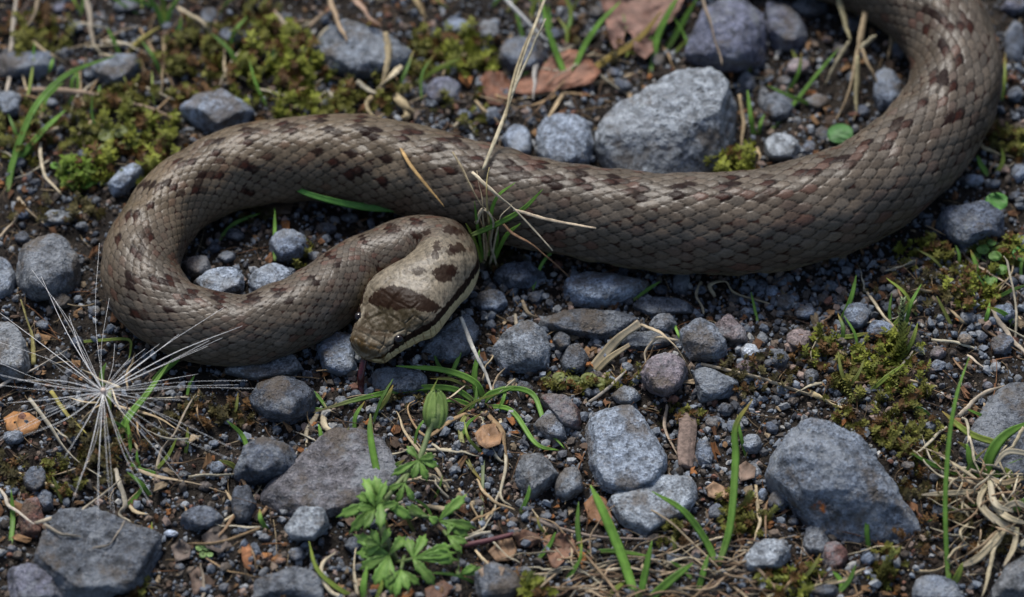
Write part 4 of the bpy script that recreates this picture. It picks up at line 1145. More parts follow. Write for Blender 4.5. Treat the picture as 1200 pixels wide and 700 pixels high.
tuft("grass_tuft", "blurred green tuft by the oak leaf at the top edge", "grass tuft", (768, 76), [
    ([(766, 76, 0), (770, 46, 20), (782, 18, 34), (796, -6, 46)], 9, GREENS[1]), ([(780, 60, 0), (796, 34, 16), (818, -4, 34)], 8, GREENS[0]), ([(762, 90, 0), (765, 60, 12), (760, 30, 22)], 6, GREENS[0]), ([(745, 66, 0), (738, 60, 6), (733, 68, 6)], 4, GREENS[3])], [], G)
tuft("grass_tuft", "short green blades standing against the pale rock's dark front", "grass tuft", (778, 206), [
    ([(780, 207, 0), (764, 188, 16), (748, 152, 30)], 6.5, GREENS[3]), ([(764, 207, 0), (757, 194, 12), (752, 184, 18)], 5, GREENS[0]), ([(832, 205, 0), (835, 190, 10), (838, 176, 18)], 5.5, GREENS[0]), ([(790, 206, 0), (784, 198, 8), (780, 190, 12)], 5, GREENS[3])], [], G)
tuft("grass_tuft", "upright green blades right of the pale rock", "grass tuft", (882, 164), [
    ([(884, 164, 0), (880, 138, 18), (876, 106, 40)], 6.5, GREENS[1]), ([(888, 160, 0), (891, 146, 10), (896, 134, 16)], 5, GREENS[0])], [([(868, 112, 30), (872, 150, 6), (866, 176, 2)], 2.4, STRAWS[1]), ([(886, 172, 0), (890, 184, 3), (888, 192, 3)], 2.0)], G)
blade("grass_sprig", [(904, 152, 0), (930, 122, 8), (960, 84, 20), (984, 56, 28)], 5, None, None, GREENS[0], None, "long thin dark green blade slanting beside the pale stalk cluster", "grass blade")
blade("grass_sprig", [(545, 258, 16), (500, 246, 34), (430, 243, 46), (366, 229, 52), (329, 211, 56)], 9, None, None, (0.07, 0.19, 0.035), None, "bright green blade lying across the snake's back inside the loop", "grass blade", tip=0.3)
blade("grass_sprig", [(552, 276, 70), (580, 264, 88), (612, 246, 116), (636, 222, 132)], 6.5, None, None, GREENS[0], None, "green blade sticking out under the crossed straws at the snake's side", "grass blade")
blade("grass_sprig", [(322, 306, 8), (322, 276, 18), (322, 244, 34)], 5, None, None, GREENS[1], None, "thin upright green blade inside the snake's loop", "grass blade")
blade("grass_sprig", [(256, 282, 2), (275, 262, 8), (305, 250, 14)], 5.5, None, None, GREENS[0], None, "green blade in shade along the loop's upper inner side", "grass blade")
tuft("grass_tuft", "bent green blade below the snake beside the seed head", "grass tuft", (147, 538), [
    ([(148, 540, 0), (140, 516, 8), (150, 490, 16), (172, 462, 24), (202, 420, 32)], 9, GREENS[1]), ([(146, 540, 0), (162, 550, 4), (190, 556, 4)], 6, GREENS[0]), ([(178, 450, 0), (192, 434, 8), (212, 420, 12)], 8, GREENS[1])], [], G)
blade("grass_sprig", [(82, 402, 6), (118, 399, 9), (150, 398, 10), (153, 410, 8), (150, 424, 4)], 3.6, None, None, GREENS[3], None, "thin green stem bent at a right angle above the seed head", "grass blade")
blade("grass_sprig", [(12, 640, 0), (15, 608, 10), (13, 574, 22)], 6, None, None, GREENS[0], None, "short green blade by the reddish clod at the left edge", "grass blade")
blade("grass_sprig", [(6, 560, 2), (18, 552, 4), (32, 545, 5)], 4, None, None, GREENS[3], YELL, "short yellow-green blade lying at the left edge", "grass blade")
# the tuft right of the plant, below the head
tuft("grass_tuft", "tuft of long low green blades below the snake's head", "grass tuft", (566, 470), [
    ([(568, 470, 0), (556, 448, 14), (520, 434, 24), (464, 429, 30)], 8, GREENS[1]), ([(560, 474, 0), (530, 456, 10), (480, 456, 14), (420, 468, 14), (366, 484, 10)], 7.5, GREENS[0], (0.24, 0.20, 0.10)), ([(566, 470, 0), (590, 456, 12), (624, 462, 16), (640, 500, 12), (662, 526, 8)], 6.5, GREENS[0]),
    ([(562, 476, 0), (576, 462, 12), (602, 454, 18)], 9, GREENS[1]), ([(560, 470, 0), (556, 440, 16), (562, 410, 30)], 7, GREENS[0]), ([(556, 478, 0), (536, 470, 8), (516, 470, 10)], 6, GREENS[1]), ([(570, 476, 0), (600, 482, 8), (628, 520, 10), (655, 528, 6)], 6, GREENS[1]), ([(565, 482, 0), (566, 540, 4), (564, 628, 2)], 4.5, (0.12, 0.15, 0.07)),
    ([(558, 474, 0), (540, 500, 6), (548, 540, 4), (566, 566, 3)], 6, (0.16, 0.17, 0.05), YELL), ([(530, 440, 4), (515, 430, 8), (508, 412, 12)], 5, GREENS[0]), ([(525, 445, 4), (535, 425, 10), (542, 405, 14)], 5, GREENS[1])],
    [([(563, 478, 0), (530, 492, 8), (500, 512, 8), (478, 480, 10), (486, 470, 12)], 2.6), ([(570, 482, 2), (590, 510, 6), (596, 552, 3)], 3.4, STRAWS[3]), ([(560, 486, 2), (578, 530, 8), (600, 548, 3)], 3.0), ([(552, 530, 2), (520, 528, 4), (470, 528, 3)], 2.4, STRAWS[2]), ([(586, 492, 4), (592, 540, 10), (586, 580, 10), (600, 592, 3)], 2.2, STRAWS[4]), ([(555, 590, 2), (528, 596, 4), (490, 592, 4)], 4.0, STRAWS[0])], G)
tuft("grass_tuft", "sparse green blade tuft with a dry pale root under the chin", "grass tuft", (382, 482), [
    ([(384, 482, 0), (362, 480, 6), (352, 484, 5)], 6, GREENS[0]), ([(384, 480, 0), (370, 462, 10), (352, 452, 16)], 4, GREENS[0])],
    [([(380, 484, 0), (382, 500, 6), (392, 512, 7), (380, 530, 3)], 4.2, STRAWS[2]), ([(374, 486, 0), (362, 500, 4), (358, 522, 2)], 3.4, STRAWS[2])], G)
tuft("grass_tuft", "green tuft rising from dead straw at the lower edge, middle", "grass tuft", (746, 702), [
    ([(746, 704, 0), (728, 650, 26), (706, 598, 50), (692, 569, 60)], 11, GREENS[1]), ([(750, 704, 0), (756, 672, 18), (764, 634, 34)], 8, GREENS[0]), ([(758, 706, 0), (784, 682, 16), (812, 660, 26)], 10, GREENS[1]), ([(682, 648, 0), (677, 620, 14), (678, 588, 28)], 6, GREENS[2]), ([(685, 648, 0), (720, 646, 10), (762, 652, 12)], 5.5, GREENS[1]), ([(712, 700, 0), (722, 690, 6), (735, 680, 8)], 6, GREENS[3])], [], G)
tuft("grass_tuft", "pair of tall green blades forming a V at the speckled slab's foot", "grass tuft", (841, 662), [
    ([(840, 662, 0), (826, 632, 18), (800, 598, 38), (764, 576, 50)], 8, GREENS[1]), ([(842, 664, 0), (856, 614, 26), (862, 540, 60), (862, 500, 80), (882, 468, 92)], 8.5, GREENS[1], YELL), ([(818, 694, 0), (824, 672, 12), (830, 650, 20)], 7, GREENS[0])], [], G)
tuft("grass_tuft", "tall straight green blade left of the pale grass clump", "grass tuft", (1112, 690), [
    ([(1112, 694, 0), (1109, 640, 24), (1108, 580, 52), (1113, 510, 84), (1122, 460, 104), (1136, 418, 118)], 5.5, GREENS[1]), ([(1110, 694, 0), (1122, 676, 14), (1128, 660, 22)], 8, GREENS[3]), ([(1106, 706, 0), (1108, 690, 8), (1114, 672, 12)], 9, GREENS[1])], [], G)
tuft("grass_tuft", "broad dark green blades sprouting from the pale grass clump at the edge", "grass tuft", (1155, 560), [
    ([(1155, 562, 0), (1160, 536, 20), (1176, 512, 34), (1206, 494, 42)], 13, GREENS[0]), ([(1156, 562, 0), (1140, 546, 16), (1133, 520, 30)], 10, GREENS[0]), ([(1162, 560, 0), (1182, 548, 12), (1208, 536, 18)], 9, GREENS[2]), ([(1170, 520, 20), (1136, 508, 26), (1104, 482, 30)], 8, GREENS[3], YELL), ([(1180, 574, 4), (1184, 558, 14), (1178, 548, 20)], 8, GREENS[3]), ([(1150, 590, 2), (1120, 596, 8), (1086, 612, 6)], 5, GREENS[2]), ([(1190, 600, 2), (1196, 590, 8), (1206, 586, 10)], 9, GREENS[1])], [], G)
tuft("grass_tuft", "thin curved green blades at the lower edge left of the plant", "grass tuft", (418, 702), [
    ([(420, 704, 0), (388, 684, 10), (370, 664, 18), (362, 634, 28)], 5.5, GREENS[3]), ([(428, 704, 0), (426, 688, 10), (430, 664, 20)], 8, GREENS[1]), ([(440, 706, 0), (446, 690, 8), (448, 680, 12)], 5, GREENS[3])],
    [([(412, 704, 0), (385, 690, 6), (376, 664, 12), (394, 648, 10)], 2.4, STRAWS[2]), ([(418, 700, 2), (416, 670, 10), (418, 642, 14)], 2.6, STRAWS[2]), ([(470, 706, 0), (478, 696, 4), (482, 690, 5)], 2.4)], G)
blade("grass_sprig", [(448, 578, 10), (440, 545, 26), (434, 510, 40), (434, 485, 48)], 8, None, None, GREENS[1], (0.2, 0.22, 0.09), "stout upright green blade standing in the green plant", "grass blade")
blade("grass_sprig", [(1174, 118, 2), (1177, 96, 12), (1178, 62, 24)], 5, None, None, GREENS[3], YELL, "yellow-green blade at the edge beside the snake's thick coil", "grass blade")
blade("grass_sprig", [(1158, 206, 2), (1150, 194, 8), (1145, 182, 12)], 7, None, None, GREENS[1], None, "short green blade tucked under the thick coil's outer side", "grass blade")
blade("grass_sprig", [(742, 352, 2), (758, 340, 8), (774, 330, 14)], 5, None, None, GREENS[0], None, "little green blade under the snake's belly above the slate stone", "grass blade")
blade("grass_sprig", [(622, 346, 2), (636, 308, 20), (660, 284, 34)], 4, None, None, GREENS[0], None, "thin dark green blade beside the greenish dark stone", "grass blade")
blade("grass_sprig", [(786, 370, 6), (794, 390, 8), (797, 398, 4)], 3.5, None, None, GREENS[1], None, "tiny green sprout beside the rounded grey pebble", "grass blade")
blade("grass_sprig", [(888, 378, 2), (884, 360, 10), (880, 342, 14)], 3.6, None, None, GREENS[1], None, "tiny green sprout below the snake beside the pink-brown chip", "grass blade")
blade("grass_sprig", [(180, 660, 4), (177, 640, 12), (178, 612, 20)], 4, None, None, GREENS[3], None, "tiny green sprout on the dark boulder's edge", "grass blade")

# dry stalks, one by one
def S(label, pts, r0, color=None, **kw): return straw("dry_stalk", pts, r0, None, None, color, label, "dry stalk", "dry stalks strewn over the stones", **kw)
b0 = pxpath([(566, 200, 122)])[0]
tall = root("dry_stalk", "tall bleached stalk leaning over the snake to the top edge", "dry stalk", b0, "dry stalks strewn over the stones")
straw("stem", [(566, 200, 122), (588, 146, 132), (612, 70, 152), (640, -10, 178)], 2.7, tall, b0, (0.40, 0.35, 0.235), r1=2.2)
straw("strand", [(590, 142, 133), (606, 80, 150), (628, 20, 168), (634, -12, 178)], 2.0, tall, b0, (0.34, 0.28, 0.17), r1=1.6)
straw("strand", [(600, 112, 142), (622, 60, 156), (638, 22, 170)], 1.8, tall, b0, (0.42, 0.38, 0.27), r1=1.0)
S("tan straw lying across the snake's back, curved like a claw", [(466, 168, 112), (480, 192, 108), (500, 218, 96), (521, 243, 78)], 2.4, (0.34, 0.22, 0.09), wob=.5)
S("longer crossed straw reaching down over the snake's lower flank", [(553, 202, 132), (580, 226, 130), (604, 246, 118), (648, 294, 84)], 2.6, (0.44, 0.38, 0.27), wob=.7)
S("shorter crossed straw pointing right over the snake's flank", [(602, 246, 118), (640, 257, 112), (698, 268, 104)], 2.0, (0.42, 0.34, 0.24), r1=1.6, wob=.6)
S("thin grey straw in the tangle by the snake's neck bend", [(530, 178, 124), (545, 205, 126), (564, 240, 108), (584, 262, 84)], 1.6, (0.22, 0.18, 0.11))
S("twisted pale straw hooked round behind the neck bend", [(556, 262, 84), (568, 246, 104), (578, 262, 90), (576, 290, 44), (582, 316, 6)], 2.6, (0.36, 0.31, 0.22))
S("upright straw standing in the tangle by the neck bend", [(572, 310, 4), (574, 262, 84), (570, 224, 128), (574, 196, 138)], 2.0, (0.34, 0.28, 0.12))
S("reddish straw lying low under the snake's flank by the tangle", [(585, 262, 88), (612, 280, 74), (640, 300, 56), (668, 326, 20)], 2.0, (0.20, 0.12, 0.07))
S("pale straw lying along the bright green blade behind the neck", [(455, 240, 44), (490, 243, 46), (520, 250, 44), (534, 262, 38)], 2.8, (0.36, 0.26, 0.19))
S("stiff white stalk slanting down from the snake's neck", [(540, 372, 44), (556, 412, 30), (570, 440, 18), (580, 470, 6)], 2.6, (0.46, 0.44, 0.38), wob=.4)
S("thin pale stalk curving below the stiff white stalk", [(574, 470, 2), (584, 440, 10), (596, 428, 12)], 2.2, (0.40, 0.31, 0.20))
b1 = pxpath([(692, 438, 4)])[0]
fs = root("folded_straw", "broad pale folded straw with an arching thin end", "dry stalk", b1)
blade("straw_blade", [(688, 440, 2), (706, 418, 12), (726, 396, 20), (750, 379, 26)], 12, fs, b1, (0.38, 0.32, 0.21), (0.40, 0.34, 0.24), tip=0.9, fold=0.2)
blade("straw_blade", [(698, 436, 2), (714, 420, 10), (738, 404, 12)], 8, fs, b1, (0.33, 0.27, 0.16), (0.35, 0.28, 0.18), tip=0.6, fold=0.2)
straw("thin_end", [(750, 380, 26), (776, 390, 30), (796, 410, 22), (812, 444, 4)], 2.2, fs, b1, (0.36, 0.29, 0.19))
straw("thin_end", [(796, 400, 18), (772, 396, 20), (758, 412, 14), (756, 430, 6)], 1.8, fs, b1, (0.36, 0.30, 0.21))
S("straight grey stick below the folded straw's foot", [(690, 472, 2), (712, 456, 8), (734, 434, 12)], 2.2, (0.30, 0.27, 0.22), wob=.4)
S("long fine straw sloping from the blue pointed stone to the moss", [(822, 427, 8), (880, 440, 10), (940, 460, 8), (1006, 481, 4)], 2.3, (0.36, 0.30, 0.21), wob=.8)
S("curled pale straw loop below the snake, left one", [(822, 330, 4), (816, 346, 8), (822, 358, 8), (825, 368, 3)], 3.2, (0.40, 0.34, 0.23), wob=0)
S("curled pale straw loop below the snake, right one", [(838, 348, 6), (832, 334, 12), (850, 330, 14), (862, 344, 10), (902, 356, 6)], 2.8, (0.36, 0.30, 0.19), wob=0)
S("wood-coloured bent stalk from the left edge to the pale blue-grey stone", [(28, 106, 6), (70, 106, 10), (120, 116, 12), (170, 126, 10), (206, 142, 6)], 4.4, (0.27, 0.20, 0.14), r1=2.6)
S("pale blurred stalk dropping from the corner at the top left", [(19, -8, 30), (15, 40, 18), (13, 80, 8), (8, 106, 6), (-4, 138, 4)], 3.2, (0.40, 0.35, 0.28))
S("pale blurred stalk at the top edge above the wedge stone", [(100, -8, 24), (106, 24, 14), (112, 60, 4)], 4.0, (0.33, 0.28, 0.21))
S("curved pale stalk in the top left corner", [(46, -6, 24), (40, 18, 18), (24, 42, 8)], 3.2, (0.33, 0.26, 0.17))
S("grey-brown stalk lying right of the wedge stone's top", [(118, 52, 4), (142, 38, 8), (164, 30, 10)], 3.4, (0.24, 0.19, 0.13))
S("short yellow straw end beside the wedge stone", [(150, 60, 4), (168, 46, 10), (187, 33, 16)], 4.0, (0.34, 0.29, 0.08))
S("thin brown twig above the wedge stone", [(196, 12, 20), (206, 2, 28), (215, -10, 34)], 2.8, (0.22, 0.16, 0.11))
S("thin pale stalk left of the slate stone", [(318, 14, 16), (335, 28, 12), (356, 44, 6)], 3.2, (0.35, 0.30, 0.22))
S("bent brown stalk above the slate stone's left end", [(360, 34, 8), (376, 18, 14), (396, 10, 16)], 3.0, (0.24, 0.18, 0.12))
S("green and tan stalk lying on the slate stone", [(386, -8, 50), (394, 20, 44), (406, 50, 40)], 3.6, (0.33, 0.24, 0.15))
S("reddish straw lying on the slate stone beside the tan stalk", [(412, -8, 50), (428, 14, 46), (448, 32, 42)], 4.6, (0.30, 0.20, 0.14))
S("pale curved stalk at the top edge right of the slate stone", [(482, -6, 30), (492, 8, 22), (500, 22, 12)], 4.2, (0.36, 0.27, 0.14))
S("whitish stalk slanting at the top edge left of the tall stalk", [(584, -8, 40), (612, 20, 30), (640, 46, 16), (664, 60, 6)], 2.6, (0.42, 0.42, 0.40))
S("white upright straw stub by the russet leaf", [(628, 68, 20), (627, 90, 12), (626, 118, 6)], 3.6, (0.40, 0.38, 0.34))
S("slim brown stalk on the violet rock", [(822, -8, 60), (834, 32, 54), (846, 78, 46)], 2.8, (0.27, 0.21, 0.15))
S("pale blurred stalk at the snake's upper edge by the tall stalk", [(530, 150, 6), (545, 140, 10), (558, 160, 6)], 2.6, (0.36, 0.31, 0.22))
# straw cluster in front of the slate stone
b2 = pxpath([(446, 120, 0)])[0]
cl = root("straw_clump", "pale broken straw clump in front of the wide slate stone", "straw clump", b2)
for p, w_ in [([(452, 38, 50), (456, 62, 40), (450, 92, 22), (446, 118, 6)], 5.0), ([(470, 78, 26), (456, 92, 22), (440, 108, 14)], 5.0), ([(418, 96, 18), (434, 106, 14), (450, 112, 10)], 4.2), ([(440, 112, 8), (430, 122, 12), (440, 138, 8), (456, 132, 8)], 4.2), ([(462, 110, 10), (474, 124, 12), (486, 134, 6)], 6.0), ([(470, 112, 8), (478, 136, 8), (466, 140, 4)], 5.0), ([(384, 60, 8), (368, 90, 6), (378, 124, 4)], 2.4), ([(394, 118, 6), (384, 108, 10), (374, 112, 6)], 2.8)]:
    straw("dry_stem", p, w_, cl, b2, random.choice([(0.42, 0.36, 0.24), (0.45, 0.41, 0.31), (0.36, 0.29, 0.17)]), wob=1)
# stalk cluster inside the big bend
b3 = pxpath([(1000, 140, 0)])[0]
cl = root("stalk_cluster", "cluster of pale crossing stalks inside the snake's thick bend", "stalk cluster", b3)
for p, w_ in [([(982, -8, 50), (990, 24, 40), (997, 48, 32)], 4.2), ([(1013, 14, 50), (1006, 60, 34), (996, 108, 16), (980, 142, 4)], 4.6), ([(1006, 66, 34), (1004, 100, 20), (1004, 136, 4)], 3.8), ([(1010, 58, 36), (1024, 88, 22), (1038, 114, 8)], 3.6), ([(996, 48, 30), (980, 74, 16), (966, 100, 6)], 3.4), ([(1008, 58, 36), (1018, 48, 42), (1026, 42, 46)], 3.4), ([(1045, 40, 16), (1044, 54, 12), (1041, 70, 8)], 3.4)]:
    straw("dry_stem", p, w_, cl, b3, random.choice([(0.32, 0.28, 0.16), (0.30, 0.23, 0.14), (0.36, 0.32, 0.21)]), wob=1)
# straws round the seed head and at the left
S("yellow-green stalk slanting under the seed head", [(60, 458, 14), (86, 494, 10), (112, 518, 8), (142, 540, 4)], 3.0, (0.24, 0.21, 0.06))
S("long tan stalk from the bent green blade to the angular block", [(158, 551, 4), (190, 560, 6), (230, 567, 6), (271, 579, 4)], 2.6, (0.33, 0.26, 0.17))
S("grey stalk standing slantwise right of the seed head", [(184, 550, 2), (192, 526, 8), (204, 506, 12), (230, 462, 18)], 2.8, (0.31, 0.26, 0.19))
S("grey stalk slanting through the seed head's left hairs", [(36, 466, 10), (60, 500, 10), (84, 536, 8), (130, 566, 4)], 2.8, (0.32, 0.29, 0.22))
S("forked grey twig left of the seed head", [(-6, 458, 6), (24, 440, 8), (56, 424, 8), (80, 408, 10)], 2.2, (0.28, 0.25, 0.21))
S("pale arched straw over the dark boulder's upper edge", [(40, 612, 12), (76, 606, 26), (108, 590, 34), (142, 562, 20)], 3.0, (0.36, 0.31, 0.23))
S("thin pale straw hanging on the boulder's upper left", [(-2, 574, 8), (14, 594, 14), (40, 614, 22)], 2.2, (0.36, 0.32, 0.26))
S("short crooked straw lying on the dark boulder", [(54, 614, 36), (74, 626, 38), (96, 630, 36)], 2.2, (0.29, 0.25, 0.19))
S("fine curved root on the dark boulder", [(108, 644, 36), (130, 636, 38), (146, 610, 34)], 1.8, (0.22, 0.19, 0.15))
S("pale looped straw between boulder and bent green blade", [(134, 548, 12), (140, 566, 16), (146, 592, 10), (140, 604, 8), (154, 612, 4)], 3.0, (0.37, 0.33, 0.25))
S("tan loose straw beside the looped one", [(150, 592, 4), (162, 602, 6), (176, 602, 4)], 2.6, (0.36, 0.29, 0.18))
S("thin upright stalk at the boulder's right foot", [(238, 704, 2), (238, 680, 8), (236, 660, 12)], 2.2, (0.28, 0.23, 0.17))
S("olive stalk along the left edge beside the grey edge stone", [(40, 428, 4), (36, 390, 12), (24, 352, 20)], 3.2, (0.20, 0.18, 0.07))
S("pale straw root crown left of the lichened stone", [(20, 232, 6), (34, 246, 8), (70, 276, 4)], 2.8, (0.33, 0.26, 0.17))
S("bleached straw beside the root crown at the left edge", [(28, 240, 8), (14, 262, 6), (-4, 280, 4)], 3.4, (0.36, 0.29, 0.20))
S("thin straw along the lower slab of speckled stone", [(616, 606, 4), (650, 618, 8), (700, 628, 8), (772, 632, 6)], 2.4, (0.24, 0.19, 0.15))
S("two-toned stalk beside the bark chip", [(782, 474, 10), (780, 504, 8), (792, 530, 4), (800, 546, 2)], 2.4, (0.30, 0.24, 0.18))
S("bent twig under the rust rock's left moss", [(868, 596, 2), (884, 606, 6), (902, 590, 4)], 1.8, (0.22, 0.16, 0.10))
S("straw at the lower edge under the pale pointed stone", [(890, 704, 2), (930, 690, 6), (970, 684, 6), (1010, 672, 4)], 2.4, (0.34, 0.30, 0.18))
S("straw resting at the right edge above the corner stones", [(1164, 362, 10), (1180, 390, 10), (1204, 420, 6)], 3.4, (0.38, 0.32, 0.24))
S("thin straw beside the dark chipped belly stone", [(1124, 292, 4), (1146, 312, 8), (1180, 334, 8), (1204, 352, 4)], 2.4, (0.31, 0.25, 0.19))
S("thin upright dead stem at the right edge", [(1190, 402, 6), (1192, 372, 16), (1184, 318, 34), (1176, 300, 40)], 1.6, (0.34, 0.30, 0.22))
S("two-ended straw scrap right of the moss shoots", [(1132, 416, 4), (1146, 426, 6), (1166, 440, 4)], 2.0, (0.34, 0.28, 0.21))
S("pale straw by the tall blade, right of it", [(1122, 486, 20), (1136, 476, 14), (1152, 462, 10), (1178, 452, 8)], 3.2, (0.33, 0.28, 0.21))
S("straw tip behind the rust-spotted rock", [(948, 460, 4), (968, 470, 8), (1000, 482, 4)], 3.6, (0.34, 0.28, 0.16))
S("tan stub under the folded straw", [(604, 368, 6), (606, 384, 8), (614, 400, 4)], 2.4, (0.36, 0.31, 0.23), wob=.4)
S("short tan hook straw beside the tan stub", [(612, 352, 8), (618, 366, 8), (630, 372, 4)], 2.4, (0.32, 0.25, 0.16), wob=.4)
S("bright straw poking from under the snake at right", [(1150, 170, 6), (1164, 178, 8), (1190, 186, 6)], 2.8, (0.36, 0.30, 0.18))
S("bleached straw at the right edge below the coil", [(1160, 192, 4), (1178, 196, 8), (1192, 190, 6)], 3.2, (0.38, 0.34, 0.26))
# the pale dry clump at the right edge
b4 = pxpath([(1165, 610, 0)])[0]
cl = root("dry_grass_clump", "pale dry grass clump with curling blades at the right edge", "dry grass", b4)
rr = random.Random(4)
CL = [([(1150, 566, 12), (1120, 546, 16), (1096, 530, 14), (1074, 524, 12)], 4.6), ([(1148, 570, 10), (1128, 560, 18), (1110, 538, 22), (1092, 528, 20)], 4), ([(1150, 576, 8), (1116, 578, 12), (1080, 580, 8)], 6.0), ([(1146, 566, 10), (1100, 556, 12), (1070, 528, 8)], 4), ([(1150, 570, 6), (1152, 596, 18), (1172, 612, 14), (1190, 620, 10)], 8.0), ([(1160, 560, 12), (1166, 590, 22), (1188, 600, 18)], 7), ([(1156, 568, 10), (1148, 590, 20), (1166, 614, 14)], 6),
      ([(1182, 614, 8), (1164, 636, 14), (1144, 656, 8), (1126, 664, 4)], 8), ([(1180, 618, 8), (1164, 650, 10), (1150, 700, 4)], 5.0), ([(1192, 618, 8), (1188, 642, 10), (1176, 664, 4)], 6), ([(1176, 620, 8), (1150, 640, 14), (1132, 652, 8)], 5), ([(1200, 560, 10), (1176, 566, 18), (1160, 560, 14)], 6), ([(1206, 532, 20), (1180, 530, 24), (1164, 548, 14)], 6), ([(1200, 500, 30), (1190, 520, 26), (1176, 530, 20)], 5), ([(1146, 604, 4), (1128, 590, 8), (1128, 586, 8)], 3.6), ([(1136, 512, 16), (1142, 540, 12), (1150, 560, 8)], 3.4),
      ([(1128, 488, 20), (1136, 500, 18), (1134, 520, 14)], 3.6), ([(1196, 640, 6), (1206, 630, 10), (1212, 620, 10)], 6), ([(1170, 600, 8), (1190, 590, 18), (1206, 596, 14)], 7), ([(1162, 590, 10), (1180, 606, 20), (1204, 614, 12)], 7)]
for p, w_ in CL:
    if w_ >= 5.5: blade("dry_blade", [(x, y, z + 14) for x, y, z in p], w_ * 1.1, cl, b4, rr.choice([(0.40, 0.34, 0.22), (0.43, 0.38, 0.27), (0.34, 0.26, 0.15)]), (0.40, 0.34, 0.24), tip=0.25, fold=0.3)
    else: straw("dry_stem", [(x, y, z + 12) for x, y, z in p], w_ * 0.5, cl, b4, rr.choice([(0.40, 0.34, 0.22), (0.32, 0.24, 0.15), (0.43, 0.38, 0.27)]))
for i in range(44):
    x0, y0 = rr.uniform(1130, 1200), rr.uniform(545, 640); a = rr.uniform(1.6, 4.6); L = rr.uniform(30, 75)
    straw("dry_stem", [(x0, y0, rr.uniform(14, 30)), (x0 + math.cos(a) * L * .5, y0 + math.sin(a) * L * .35, rr.uniform(20, 36)), (x0 + math.cos(a + rr.uniform(-.8, .8)) * L, y0 + math.sin(a) * L * .8, rr.uniform(2, 8))], rr.uniform(0.8, 1.6), cl, b4, rr.choice([(0.40, 0.34, 0.22), (0.30, 0.22, 0.14), (0.43, 0.38, 0.27), (0.22, 0.15, 0.09)]))
# dead straw round the lower middle tuft
b5 = pxpath([(760, 690, 0)])[0]
cl = root("dead_grass_mat", "matted dead grass along the lower edge under the green tuft", "dry grass", b5)
CL = [([(842, 664, 6), (812, 636, 18), (776, 606, 22), (740, 592, 14), (710, 600, 8)], 2.6), ([(838, 674, 6), (808, 650, 16), (784, 630, 12)], 2.8), ([(690, 652, 4), (694, 624, 18), (716, 596, 22), (738, 590, 16)], 2.6), ([(684, 658, 4), (670, 634, 12), (648, 612, 12), (620, 606, 6)], 2.4), ([(700, 704, 4), (726, 702, 8), (690, 654, 14), (682, 650, 10)], 4.0), ([(638, 690, 4), (642, 672, 10), (664, 666, 12), (684, 672, 8)], 3.4), ([(640, 688, 4), (660, 692, 8), (680, 680, 8)], 3.4), ([(684, 668, 6), (720, 656, 10), (764, 654, 10), (800, 664, 6)], 3.0), ([(690, 676, 4), (740, 666, 10), (800, 674, 6)], 3.2),
      ([(850, 668, 6), (880, 660, 12), (910, 690, 6), (920, 706, 2)], 4.0), ([(848, 672, 6), (876, 680, 12), (900, 704, 6)], 3.6), ([(860, 690, 6), (880, 704, 8), (892, 710, 4)], 4.0), ([(838, 680, 6), (812, 700, 8), (800, 708, 4)], 3.4), ([(846, 678, 8), (830, 690, 12), (790, 690, 6)], 3), ([(870, 676, 4), (900, 664, 8), (930, 668, 4)], 2.6), ([(770, 680, 6), (800, 690, 10), (850, 690, 8)], 3.4), ([(665, 704, 4), (680, 690, 10), (712, 690, 8)], 3.0), ([(676, 652, 4), (660, 640, 8), (650, 618, 10)], 2.2), ([(756, 700, 4), (790, 694, 10), (826, 704, 6)], 3.2), ([(700, 690, 4), (716, 664, 10), (742, 652, 8)], 2.4), ([(780, 664, 4), (800, 654, 12), (830, 656, 8)], 3.0), ([(858, 656, 4), (868, 640, 8), (862, 620, 10)], 1.6), ([(720, 706, 2), (760, 690, 10), (800, 700, 6)], 3.4)]
for p, w_ in CL: straw("dry_stem", p, w_ * 0.5, cl, b5, rr.choice([(0.30, 0.235, 0.15), (0.22, 0.155, 0.09), (0.36, 0.31, 0.22), (0.26, 0.19, 0.12)]), wob=2.2)

for i in range(80):
    x0, y0 = rr.uniform(640, 890), rr.uniform(640, 704); a = rr.uniform(-0.7, 0.5) + (math.pi if rr.random() < .5 else 0); L = rr.uniform(25, 90)
    straw("dry_stem", [(x0, y0, rr.uniform(2, 8)), (x0 + math.cos(a) * L * .5 + rr.uniform(-8, 8), y0 + math.sin(a) * L * .4 + rr.uniform(-10, 4), rr.uniform(6, 14)), (x0 + math.cos(a) * L, y0 + math.sin(a) * L * .6, rr.uniform(1, 6))], rr.uniform(0.7, 1.5), cl, b5, rr.choice([(0.26, 0.20, 0.13), (0.18, 0.12, 0.07), (0.33, 0.28, 0.19), (0.14, 0.09, 0.055)]))


# ------------------------------------------------------------------ more thin grass and dry stems, each its own
tuft("grass_tuft", "thin tuft of green and straw-coloured blades standing over the snake's flank by the neck bend", "grass tuft", (572, 312), [
    ([(572, 312, 2), (574, 262, 84), (582, 232, 124), (604, 214, 136)], 4.5, GREENS[1]), ([(568, 312, 2), (560, 268, 76), (556, 236, 118)], 4, GREENS[0]), ([(576, 312, 2), (592, 278, 62), (610, 262, 92)], 5, GREENS[1]), ([(566, 312, 2), (556, 282, 56), (546, 262, 84)], 4, GREENS[3]), ([(574, 312, 2), (582, 282, 54), (582, 262, 86)], 5, GREENS[0])],
    [([(570, 312, 2), (566, 252, 98), (560, 200, 134)], 1.6), ([(574, 312, 2), (584, 262, 88), (600, 240, 116)], 1.6, STRAWS[2]), ([(566, 312, 2), (570, 288, 46), (562, 250, 100)], 1.8, STRAWS[1])], G)
rz_ = random.Random(77)
